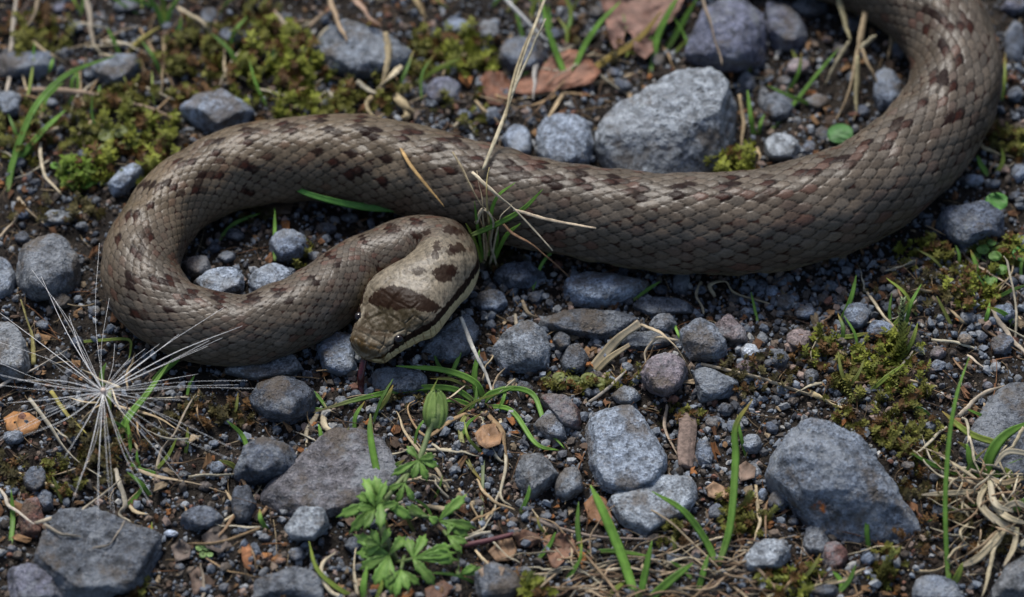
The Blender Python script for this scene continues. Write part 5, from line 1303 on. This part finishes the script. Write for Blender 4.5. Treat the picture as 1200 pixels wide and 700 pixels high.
SPOTS = [(90, 60, 120, 70), (60, 190, 80, 60), (230, 60, 70, 60), (330, 80, 60, 60), (470, 70, 60, 60), (520, 120, 50, 30), (690, 80, 60, 50), (1040, 380, 90, 60), (1150, 330, 60, 50), (1120, 560, 60, 80), (560, 560, 60, 80), (430, 520, 70, 50), (100, 540, 100, 60), (220, 580, 70, 70), (330, 600, 60, 80), (960, 450, 90, 40), (930, 120, 60, 60), (620, 640, 60, 50), (1000, 670, 90, 30), (200, 480, 80, 40), (860, 590, 50, 60), (60, 60, 60, 60), (150, 130, 60, 40), (30, 170, 40, 50), (1170, 560, 40, 70), (1160, 200, 40, 40), (530, 600, 60, 60), (740, 670, 110, 30), (540, 470, 60, 40), (720, 30, 90, 40), (620, 60, 60, 50), (470, 600, 70, 60), (430, 540, 60, 50), (150, 100, 130, 60), (340, 60, 90, 50), (560, 500, 60, 60), (1130, 330, 70, 60), (1050, 440, 70, 60)]
done = 0
tries = 0
while done < 330 and tries < 9000:
    tries += 1
    cx, cy, rx, ry = rz_.choice(SPOTS)
    x, y = cx + rz_.uniform(-rx, rx), cy + rz_.uniform(-ry, ry)
    green = rz_.random() < 0.42
    L = rz_.uniform(28, 70) if green else rz_.uniform(26, 95)
    a = rz_.gauss(-1.57, 0.6) if green else rz_.uniform(0, 6.28)
    bend = rz_.uniform(-0.5, 0.5)
    x1, y1 = x + math.cos(a) * L * .55, y + math.sin(a) * L * .45
    x2, y2 = x1 + math.cos(a + bend) * L * .5, y1 + math.sin(a + bend) * L * .4
    if snake_clear(np.array([x, x1, x2]), np.array([y, y1, y2])).min() < 10: continue
    if not (-5 < x < 1205 and -5 < y < 705): continue
    size = "short" if L < 45 else "long"
    if green:
        c = rz_.choice(GREENS + [(0.15, 0.17, 0.04)])
        o = blade("grass_sprig", [(x, y, 0), (x1, y1, L * .30), (x2, y2, L * .45)], rz_.uniform(3, 6), None, None, c, YELL if rz_.random() < .3 else None, "x", "grass blade", "single green blades among the stones")
        PENDING.append((o, size, "green" if c[0] < .14 else "yellow-green", "upright" if abs(math.cos(a)) < .5 else "slanting", "blade", x, y))
    else:
        c = rz_.choice(STRAWS + [(0.40, 0.36, 0.27), (0.20, 0.13, 0.075)])
        o = straw("dry_stalk", [(x, y, rz_.uniform(1, 6)), (x1, y1, rz_.uniform(5, 16)), (x2, y2, rz_.uniform(2, 8))], rz_.uniform(1.1, 2.4), None, None, c, "x", "dry stalk", "dry stalks strewn over the stones")
        PENDING.append((o, size, "pale" if c[0] > .3 else "brown", "curved" if abs(bend) > .25 else "straight", "straw", x, y))
    done += 1

# ------------------------------------------------------------------ leaves
def flat_leaf(name, poly, z, mat, color, label=None, cat=None, group=None, parent=None, base=None, curl=4.0, seed=1, dens=3, thick=0.00022):
    """a leaf cut to an outline, curled and wrinkled, with thickness"""
    pts = np.array(poly, float)
    m = len(pts)
    rs = np.random.default_rng(seed)
    c = pts.mean(0)
    bm = bmesh.new()
    vs = [bm.verts.new((x, y, 0)) for x, y in pts]
    bm.faces.new(vs)
    bmesh.ops.triangulate(bm, faces=bm.faces[:], ngon_method='EAR_CLIP')
    for _ in range(dens): bmesh.ops.subdivide_edges(bm, edges=bm.edges[:], cuts=1, use_grid_fill=True)
    xy = np.array([v.co[:2] for v in bm.verts])
    ph = rs.uniform(0, 6, 3); ext = max(np.ptp(pts[:, 0]), np.ptp(pts[:, 1]))
    d = np.linalg.norm((xy - c) / (ext / 2), axis=1)
    zz = z + curl * (d ** 2) * (0.5 + 0.5 * np.sin(2 * np.arctan2(xy[:, 1] - c[1], xy[:, 0] - c[0]) + ph[0])) + curl * 0.35 * vnoise(np.column_stack([xy / (ext * 0.16), xy[:, :1] * 0]), seed) + 0.1 * curl * vnoise(np.column_stack([xy / (ext * 0.05), xy[:, :1] * 0]), seed + 1)
    W = np.array([P(x, y, gz1(*P(x, y, 0)[:2]) + h * PX) for (x, y), h in zip(xy, zz)])
    for v, w in zip(bm.verts, W): v.co = w
    bm.normal_update(); bm.verts.index_update()
    sgn = 1.0 if sum(f.normal.z for f in bm.faces) > 0 else -1.0
    top = np.array([x.co[:] for x in bm.verts]); m = len(top)
    low = top - np.array([0, 0, 1.0]) * thick
    ft = [[y.index for y in f.verts][::int(sgn)] for f in bm.faces]
    rim = [(e.verts[0].index, e.verts[1].index) for e in bm.edges if e.is_boundary]
    bm.free()
    v = np.vstack([top, low])
    f = ft + [[y + m for y in q[::-1]] for q in ft] + [[p, q, q + m, p + m] for p, q in rim]
    tri = np.array([q for q in f if len(q) == 3]).reshape(-1, 3); qd = np.array([q for q in f if len(q) == 4]).reshape(-1, 4)
    col = np.array(color) * (1 + 0.22 * vnoise(v * 260, seed) + 0.12 * vnoise(v * 900, seed + 2))[:, None]
    fs_ = [b for b in (tri, qd) if len(b)]
    if parent is not None: return part(name, v, fs_, mat, parent, base, True, col)
    return solo(name, v, fs_, mat, W.mean(0), label, cat or "leaf", group, True, col)

DL = "dead leaves on the soil"
flat_leaf("dead_leaf", [(700, -10), (708, 14), (712, 40), (720, 58), (730, 52), (733, 36), (740, 40), (743, 60), (756, 69), (766, 60), (764, 44), (774, 34), (790, 22), (800, 4), (804, -12), (750, -16)], 16, MAT["dead_leaf"], (0.185, 0.105, 0.080), "curled lobed brown-pink oak leaf at the top edge", "dead leaf", DL, curl=14, seed=3)
flat_leaf("dead_leaf", [(602, 108), (608, 92), (622, 82), (640, 84), (648, 68), (662, 56), (678, 60), (692, 70), (704, 84), (694, 98), (670, 102), (640, 108), (618, 112)], 8, MAT["dead_leaf"], (0.200, 0.095, 0.058), "russet dead leaf under the yellow blade behind the snake", "dead leaf", DL, curl=8, seed=4)
flat_leaf("dead_leaf", [(562, 92), (572, 82), (588, 84), (602, 98), (598, 114), (586, 124), (572, 122), (566, 108)], 6, MAT["dead_leaf"], (0.115, 0.050, 0.028), "dark red-brown leaf scrap behind the snake left of the tall stalk", "dead leaf", DL, curl=6, seed=5)
flat_leaf("dead_leaf", [(4, 490), (16, 482), (34, 484), (48, 494), (42, 506), (24, 510), (8, 504)], 6, MAT["dead_leaf"], (0.26, 0.125, 0.045), "orange-brown dead leaf scrap at the left under the seed hairs", "dead leaf", DL, curl=5, seed=6, dens=2)
flat_leaf("dead_leaf", [(636, 636), (644, 630), (650, 634), (656, 624), (666, 626), (672, 632), (676, 644), (668, 648), (660, 644), (656, 652), (652, 666), (646, 664), (648, 650)], 8, MAT["dead_leaf"], (0.150, 0.080, 0.050), "brown hooked lobed leaf on bare soil, lower middle", "dead leaf", DL, curl=6, seed=7)
flat_leaf("dead_leaf", [(600, 626), (614, 620), (630, 626), (636, 634), (622, 642), (608, 640)], 5, MAT["dead_leaf"], (0.085, 0.045, 0.028), "dark crumpled leaf between plant and brown hooked leaf", "dead leaf", DL, curl=7, seed=8, dens=2)
flat_leaf("dead_leaf", [(572, 646), (584, 634), (600, 630), (606, 644), (600, 656), (582, 658)], 8, MAT["dead_leaf"], (0.170, 0.105, 0.060), "tan crumpled leaf at the right of the plant's reddish stem", "dead leaf", DL, curl=8, seed=9, dens=2)
flat_leaf("dead_leaf", [(556, 508), (566, 498), (580, 496), (590, 506), (586, 520), (570, 526), (560, 520)], 8, MAT["dead_leaf"], (0.24, 0.140, 0.075), "light brown leaf under the low grass tuft", "dead leaf", DL, curl=8, seed=10, dens=2)
flat_leaf("dead_leaf", [(826, 572), (836, 564), (848, 570), (854, 580), (844, 586), (830, 582)], 8, MAT["dead_leaf"], (0.26, 0.170, 0.105), "small pale curled leaf left of the rust-spotted rock's moss", "dead leaf", DL, curl=8, seed=11, dens=2)
flat_leaf("dead_leaf", [(862, 548), (874, 540), (886, 548), (884, 560), (868, 564)], 6, MAT["dead_leaf"], (0.170, 0.120, 0.090), "dull tan leaf scrap above the little V of blades", "dead leaf", DL, curl=6, seed=12, dens=2)
flat_leaf("dead_leaf", [(684, 590), (696, 578), (710, 584), (716, 604), (722, 620), (706, 616), (690, 608)], 6, MAT["dead_leaf"], (0.170, 0.085, 0.040), "rusty brown leaf wedged against the speckled slab's lower left", "dead leaf", DL, curl=7, seed=13, dens=2)
flat_leaf("dead_leaf", [(200, 640), (212, 632), (224, 640), (222, 654), (206, 658)], 5, MAT["dead_leaf"], (0.105, 0.082, 0.068), "grey-brown leaf scrap right of the dark boulder, left one", "dead leaf", DL, curl=6, seed=14, dens=2)
flat_leaf("dead_leaf", [(236, 628), (250, 618), (266, 628), (272, 640), (258, 648), (242, 642)], 6, MAT["dead_leaf"], (0.120, 0.095, 0.078), "grey-brown curled leaf scrap above the orange wood splinter", "dead leaf", DL, curl=7, seed=15, dens=2)
flat_leaf("dead_leaf", [(222, 672), (232, 664), (242, 676), (240, 694), (226, 698)], 5, MAT["dead_leaf"], (0.130, 0.090, 0.068), "narrow brown leaf scrap near the lower edge by the boulder", "dead leaf", DL, curl=6, seed=16, dens=2)
flat_leaf("wood_splinter", [(283, 640), (288, 634), (294, 640), (296, 656), (293, 668), (286, 664), (283, 652)], 5, MAT["bark"], (0.25, 0.115, 0.055), "orange wood splinter standing left of the orange-red chips", "splinter", None, curl=3, seed=17, dens=2, thick=0.0006)
flat_leaf("dead_leaf", [(560, 668), (576, 660), (592, 666), (586, 682), (568, 684)], 16, MAT["dead_leaf"], (0.19, 0.14, 0.10), "pale curled leaf on the dark stone at the lower edge", "dead leaf", DL, curl=6, seed=18, dens=2)
flat_leaf("dead_leaf", [(498, 690), (520, 680), (532, 688), (520, 702), (500, 706)], 5, MAT["dead_leaf"], (0.11, 0.06, 0.04), "dark brown leaf at the lower edge under the plant", "dead leaf", DL, curl=6, seed=19, dens=2)
flat_leaf("dead_leaf", [(300, 232), (320, 240), (344, 238), (340, 250), (312, 252)], 5, MAT["dead_leaf"], (0.13, 0.09, 0.06), "brown leaf scrap in the shade inside the snake's loop", "dead leaf", DL, curl=5, seed=20, dens=2)

# bark chip: a ridged piece of dead wood
v, f = tube(catmull(pxpath([(803, 484, 10), (806, 500, 12), (804, 522, 12), (803, 548, 6)]), 10), [9 * PX, 10 * PX, 10 * PX, 10 * PX, 8 * PX], 22, 0.6, 0.1, 0.03, np.random.default_rng(5).uniform(-0.22, 0.16, 22))
solo("bark_chip", v, f, MAT["bark"], pxpath([(804, 516, 0)])[0], "ridged grey-pink bark chip standing between speckled slab and slate pebbles", "bark chip", None, True, np.array([(0.155, 0.115, 0.095)] * len(v)))

# little green leaves
def round_leaf(px, py, r, z, color, label=None, parent=None, base=None, seed=1, rot=0.0, sq=0.75):
    poly = [(px + math.cos(a) * r * (1 - 0.22 * (abs(a - rot) < 0.4)), py + math.sin(a) * r * sq) for a in np.linspace(0, 2 * math.pi, 14, endpoint=False)]
    return flat_leaf("leaf" if parent is not None else "green_leaf", poly, z, MAT["leaf"], color, label, "leaf", None, parent, base, curl=r * 0.25, seed=seed, dens=2)
round_leaf(985, 157, 16, 14, (0.065, 0.165, 0.050), "round green leaflet lying at the snake's upper edge on the right", seed=30)
round_leaf(1168, 236, 14, 30, (0.075, 0.20, 0.045), "bright round leaf over the dark chipped belly stone", seed=31)
round_leaf(1198, 297, 12, 16, (0.075, 0.20, 0.045), "bright round leaf cut by the right edge", seed=32)
def rosette(label, cx, cy, items, color, cat="seedling"):
    b = pxpath([(cx, cy, 0)])[0]; r = root("seedling", label, cat, b)
    for i, (x, y, rad, z) in enumerate(items):
        round_leaf(x, y, rad, z, np.array(color) * random.uniform(.8, 1.2), None, r, b, seed=40 + i + int(cx), rot=random.uniform(0, 6))
        vv, ff = tube(pxpath([(cx, cy, 0), ((x + cx) / 2, (y + cy) / 2, z * .7), (x, y, z)]), [1.1 * PX, 0.8 * PX], 5)
        part("leaf_stalk", vv, ff, MAT["grass"], r, b, True, np.array([(0.10, 0.14, 0.05)] * len(vv)))
rosette("bright green small-leaved seedling left of the whitish facetted stone", 92, 206, [(80, 196, 8, 10), (92, 190, 8, 12), (104, 200, 8, 11), (86, 212, 9, 9), (100, 214, 9, 9), (74, 206, 6, 7), (108, 212, 7, 8), (94, 202, 7, 14), (64, 194, 5, 8)], (0.10, 0.22, 0.03))
rosette("pale green seedling at the edge under the dark chipped stone", 1160, 310, [(1152, 292, 8, 12), (1166, 300, 8, 12), (1160, 328, 9, 8), (1174, 316, 8, 9), (1144, 300, 6, 8), (1162, 284, 6, 12)], (0.10, 0.20, 0.045))
rosette("tiny pale green seedling right of the dark boulder", 238, 646, [(234, 642, 5, 6), (242, 642, 5, 7), (238, 650, 5, 5), (246, 650, 4, 5)], (0.15, 0.24, 0.08))
rosette("yellow-green leafy sprig lying under the folded straw", 690, 447, [(640, 446, 7, 5), (655, 442, 8, 6), (672, 446, 9, 6), (690, 444, 10, 8), (703, 448, 8, 8), (680, 452, 7, 5)], (0.15, 0.17, 0.05))
rosette("olive leafy sprig with pale tips on the left moss", 130, 165, [(112, 150, 9, 10), (124, 158, 10, 12), (140, 154, 10, 12), (132, 172, 10, 10), (118, 176, 9, 9), (148, 168, 9, 10), (126, 182, 8, 6)], (0.13, 0.155, 0.055))

# ------------------------------------------------------------------ upright moss shoots
def moss_shoot(label, pts, r, color, tipc):
    path = catmull(pxpath(pts), 8); n = len(path)
    T = np.gradient(path, axis=0); T /= np.linalg.norm(T, axis=1)[:, None]
    vs, fs_, cs = [], [], []
    for i in range(n * 5):
        t = i / (n * 5); p = np.array([np.interp(t * (n - 1), np.arange(n), path[:, k]) for k in range(3)]); d0 = T[min(int(t * n), n - 1)]
        a = i * 2.4; s = np.cross(d0, [0.3, -0.5, 0.8]); s /= np.linalg.norm(s); u = np.cross(s, d0)
        out = s * math.cos(a) + u * math.sin(a)
        d = out * 0.75 + d0 * 0.75; d /= np.linalg.norm(d); sd_ = np.cross(d, out); sd_ /= np.linalg.norm(sd_) + 1e-9
        l = r * PX * random.uniform(0.8, 1.3) * (1.0 - 0.35 * t); b = len(vs)
        vs += [p, p + d * l * .5 + sd_ * l * .26, p + d * l * .5 + out * l * .1, p + d * l * .5 - sd_ * l * .26, p + d * l * 1.1]
        fs_ += [(b, b + 1, b + 2), (b, b + 2, b + 3), (b + 1, b + 4, b + 2), (b + 2, b + 4, b + 3)]
        k = t ** 2; c = np.array(color) * (1 - k) + np.array(tipc) * k; c = c * random.uniform(.75, 1.25)
        cs += [c * .7, c, c, c, c * 1.15]
    tv, tf = tube(path, [1.6 * PX, 1.0 * PX], 5); off = len(vs)
    tri = [np.array(fs_)] + [np.asarray(x) + off for x in tf]
    solo("moss_shoot", np.vstack([vs, tv]), [np.vstack([tri[0], tri[2]]), tri[1]], MAT["moss"], path[0], label, "moss shoot", "upright moss shoots", True, np.vstack([cs, np.tile(np.array(color) * .6, (len(tv), 1))]))
YG, OL, TP = (0.125, 0.150, 0.030), (0.090, 0.080, 0.022), (0.24, 0.27, 0.08)
moss_shoot("tallest dark green moss shoot with a pale tip, centre of the moss", [(1054, 412, 0), (1056, 380, 30), (1058, 350, 52)], 9, (0.05, 0.08, 0.02), (0.30, 0.36, 0.20))
moss_shoot("stout pale moss shoot under the tallest one", [(1050, 424, 0), (1056, 404, 20), (1060, 380, 34)], 11, YG, TP)
moss_shoot("pale green club-shaped moss shoot bending left", [(1050, 432, 0), (1036, 426, 12), (1024, 430, 12)], 10, YG, TP)
moss_shoot("yellow-green club-shaped moss shoot leaning on the soil", [(1046, 422, 0), (1048, 440, 10), (1050, 456, 6)], 12, YG, TP)
moss_shoot("brown-green moss shoot left of the pink pebble", [(968, 420, 0), (962, 400, 16), (960, 380, 30)], 8, OL, YG)
moss_shoot("olive moss shoot lying above the rust-spotted rock", [(975, 436, 2), (988, 452, 8), (1000, 468, 6)], 9, OL, TP)
moss_shoot("feathery pale moss shoot below the rust-spotted rock", [(1036, 694, 0), (1034, 670, 18), (1048, 646, 30)], 10, OL, TP)
moss_shoot("thin moss shoot by the lower edge under the rust-spotted rock", [(1022, 660, 0), (1030, 668, 10), (1040, 690, 6)], 8, OL, YG)
moss_shoot("feathery moss shoot at the lower edge below the pale pointed stone", [(952, 688, 0), (930, 680, 10), (905, 678, 8)], 9, YG, TP)
moss_shoot("small feathery moss shoot at the lower edge left of the dead grass", [(612, 704, 0), (616, 688, 12), (622, 672, 18)], 8, YG, TP)
moss_shoot("olive feathery moss shoot right of the V of green blades", [(862, 612, 0), (872, 594, 14), (880, 578, 22)], 9, OL, TP)
moss_shoot("second olive moss shoot beside the rust-spotted rock's left end", [(880, 620, 0), (896, 608, 10), (912, 592, 12)], 8, OL, TP)

# ------------------------------------------------------------------ the lobed-leaf plant
PB = pxpath([(462, 658, 0)])[0]
plant = root("wild_plant", "low green plant with toothed lobed leaves and a closed bud", "plant", PB)
def stem(name, pts, r0, r1, col=(0.12, 0.17, 0.06), parent=None):
    vv, ff = tube(catmull(pxpath(pts), 6), [r0 * PX, r1 * PX], 8)
    return part(name, vv, ff, MAT["leaf"], parent or plant, PB, True, np.array([col] * len(vv)) * RNG.uniform(.9, 1.1, (len(vv), 1)))
stem("stem", [(464, 660, 0), (452, 632, 14), (445, 605, 28), (450, 586, 40)], 5.0, 4.0, (0.17, 0.21, 0.10))
stem("stem", [(450, 588, 38), (464, 570, 42), (478, 554, 44), (490, 540, 46)], 3.0, 2.4, (0.17, 0.22, 0.09))
stem("stem", [(490, 542, 44), (497, 524, 52), (503, 506, 60), (509, 494, 66)], 3.4, 3.0, (0.16, 0.21, 0.09))
stem("stem", [(540, 640, 6), (570, 634, 10), (602, 626, 8)], 3.2, 2.6, (0.13, 0.055, 0.060))
stem("stem", [(500, 605, 16), (520, 622, 12), (544, 640, 6)], 3.2, 3.0, (0.14, 0.10, 0.06))
LG = [(0.115, 0.225, 0.042), (0.135, 0.260, 0.050), (0.095, 0.185, 0.036)]
def leaflet(parent, bx, by, bz, tx, ty, tz, width, teeth=3):
    width *= 0.80
    """a wedge leaflet with a toothed rounded end, folded along its midrib"""
    a = pxpath([(bx, by, bz)])[0]; b = pxpath([(tx, ty, tz)])[0]
    d = b - a; L = np.linalg.norm(d); d /= L
    up = np.array([0.05, -0.45, 0.85]); s = np.cross(d, up); s /= np.linalg.norm(s); u = np.cross(s, d)
    n = 10; W = width * PX * 0.5
    prof = np.interp(np.linspace(0, 1, n), [0, .3, .6, .82, 1.0], [.10, .42, .92, 1.0, .62])
    v = []
    for i in range(n):
        t = i / (n - 1); arch = 0.10 * L * math.sin(math.pi * t) - 0.06 * L * t * t
        for q in (-1, -.5, 0, .5, 1):
            ext = 0.0
            if i == n - 1: ext = L * (0.12 if abs(q) < .1 else 0.04 if abs(q) < .6 else -0.08)
            side = q * W * prof[i]
            if abs(q) == 1 and i in (5, 7): side *= 0.76
            if i == n - 1 and abs(q) == .5: ext -= L * 0.09
            v.append(a + d * (t * L + ext) + s * side + u * (arch + abs(q) * W * 0.30 * prof[i] + RNG.normal(0, 0.00008)))
    f = []
    for i in range(n - 1):
        for q in range(4):
            k = i * 5 + q; f.append((k, k + 1, k + 6, k + 5))
    m = len(v); v = np.array(v); low = v - u * 0.00016
    f2 = [tuple(x + m for x in q[::-1]) for q in f]
    rim = list(range(0, m, 5)) + list(range(m - 4, m)) + list(range(m - 6, 3, -5)) + [3, 2, 1]
    f3 = [(rim[k], rim[(k + 1) % len(rim)], rim[(k + 1) % len(rim)] + m, rim[k] + m) for k in range(len(rim))]
    c0 = np.array(random.choice(LG)) * random.uniform(.85, 1.2)
    col = np.tile(c0, (2 * m, 1)); mid = np.arange(2 * m) % m % 5 == 2; col[mid] *= np.array([1.5, 1.3, 1.5])
    part("leaflet", np.vstack([v, low]), np.array(f + f2 + f3), MAT["leaf"], parent, PB, True, col)
def leaf(base_pts, centre, tips, width):
    p = stem("leaf", base_pts + [centre], 2.4, 2.0)
    for tx, ty, tz in tips: leaflet(p, *centre, tx, ty, tz, width)
leaf([(448, 590, 40)], (446, 586, 42), [(399, 604, 36), (412, 622, 34), (426, 562, 48), (440, 560, 50), (420, 582, 48), (480, 606, 40), (446, 616, 46)], 17)
leaf([(490, 542, 44)], (491, 539, 48), [(461, 556, 44), (478, 524, 56), (508, 534, 56), (512, 546, 50), (500, 562, 46), (484, 560, 46)], 13)
leaf([(462, 656, 4), (460, 650, 12)], (456, 650, 14), [(420, 648, 16), (424, 666, 12), (440, 684, 8), (458, 692, 8), (418, 628, 20), (474, 630, 24)], 19)
leaf([(464, 658, 4), (472, 658, 12)], (484, 655, 18), [(478, 632, 28), (498, 628, 26), (534, 656, 18), (528, 640, 22), (508, 684, 8), (496, 670, 12), (530, 648, 20)], 17)
leaf([(450, 590, 36), (480, 602, 26)], (502, 606, 20), [(478, 594, 26), (512, 612, 18)], 15)
leaf([(500, 606, 18)], (514, 610, 18), [(544, 582, 30), (532, 592, 26), (554, 618, 16), (548, 628, 12)], 17)
leaf([(540, 640, 4), (536, 668, 4)], (538, 674, 10), [(556, 664, 18), (566, 668, 14)], 13)
leaf([(446, 600, 34)], (440, 596, 44), [(420, 596, 50), (430, 574, 54), (452, 566, 56), (466, 590, 48), (428, 618, 40)], 13)
leaf([(456, 640, 10)], (446, 640, 22), [(428, 634, 26), (436, 622, 30), (456, 620, 30), (428, 650, 18)], 13)
leaf([(474, 652, 10)], (470, 668, 14), [(478, 690, 10), (464, 698, 8), (490, 684, 10), (450, 684, 8)], 13)
leaf([(478, 556, 44)], (474, 566, 46), [(456, 574, 44), (466, 588, 40), (484, 586, 40)], 11)
leaf([(520, 622, 12)], (524, 628, 18), [(546, 636, 18), (540, 646, 14), (530, 612, 22)], 12)
# the bud: a swollen cup of pointed sepals
bv, bf = tube(catmull(pxpath([(508, 502, 60), (510, 492, 66), (511, 478, 74), (511, 466, 80)]), 8), [3 * PX, 6.5 * PX, 8 * PX, 6.5 * PX, 3 * PX], 14)
bud = part("bud", bv, bf, MAT["leaf"], plant, PB, True, np.array([(0.22, 0.29, 0.10)] * len(bv)) * (1 + 0.2 * vnoise(bv * 500, 7))[:, None])
for k in range(6):
    a = k / 6 * 6.28
    dx, dy = math.cos(a), math.sin(a)
    vv, ff, tt = blade_mesh(pxpath([(509 + dx * 5, 500 + dy * 3, 62), (510 + dx * 9, 486 + dy * 4, 72), (511 + dx * 8, 470 + dy * 4, 80), (511 + dx * 5, 458 + dy * 2, 86)]), 11, 0.1, 0.25)
    part("sepal", vv, ff, MAT["leaf"], bud, PB, True, np.array([(0.165, 0.245, 0.065)] * len(vv)) * (0.9 + 0.3 * tt)[:, None])

# ------------------------------------------------------------------ the drifting seed head
SB = P(121, 459, 0.016)
seed = root("seed_head", "white feathery seed head with fine hairs radiating like a star", "seed head", SB)
ends = [(40, 318), (48, 322), (97, 348), (114, 286), (126, 352), (60, 348), (286, 380), (272, 392), (262, 360), (306, 378), (235, 440), (292, 445), (278, 452), (300, 458), (-8, 362), (-10, 398), (-10, 424), (-10, 438), (-12, 452), (-10, 462), (10, 470), (-10, 500), (0, 516), (-8, 522), (30, 512), (114, 612), (116, 600), (130, 598), (134, 610), (180, 600), (176, 580), (92, 566), (84, 586), (74, 540),
        (278, 528), (272, 540), (216, 566), (228, 590), (205, 540), (240, 520), (255, 505), (268, 488), (70, 410), (50, 420), (30, 430), (20, 445), (90, 400), (136, 400), (150, 420), (170, 410), (190, 400), (220, 420), (180, 440), (200, 452), (210, 470), (190, 480), (170, 500), (160, 520), (145, 530), (104, 520), (88, 512), (60, 500), (50, 480), (40, 466), (80, 370), (150, 380), (210, 392), (245, 402)]
rs = random.Random(8)
for (ex, ey) in ends:
    if rs.random() < (.45 if math.hypot(ex - 121, ey - 459) < 100 else .12): continue
    x1 = 121 + (ex - 121) * .5 + rs.uniform(-6, 6); y1 = 459 + (ey - 459) * .5 + rs.uniform(-6, 6)
    z0, z1 = 80, rs.uniform(30, 120)
    pth = np.array([SB, P(x1, y1, (z0 + z1) / 2 * PX + 0.001), P(ex + rs.uniform(-3, 3), ey + rs.uniform(-3, 3), max(z1, 20) * PX)])
    far = math.hypot(ex - 121, ey - 459)
    r0 = rs.choice([0.15, 0.18, 0.24, 0.40]) if far > 90 else rs.uniform(0.12, 0.20)
    vv, ff = tube(catmull(pth, 7), [r0 * PX, r0 * 0.8 * PX, 0.14 * PX], 4)
    part("bristle", vv, ff, MAT["bristle"], seed, SB, True, np.array([(0.93, 0.93, 0.92)] * len(vv)))
vv, ff = tube(catmull(np.array([SB + [0, 0, 0.0008], SB, P(121, 464, 0.0135)]), 5), [2.6 * PX, 3.6 * PX, 2.4 * PX], 8)
part("seed", vv, ff, MAT["straw"], seed, SB, True, np.array([(0.50, 0.40, 0.34)] * len(vv)))
label_all()
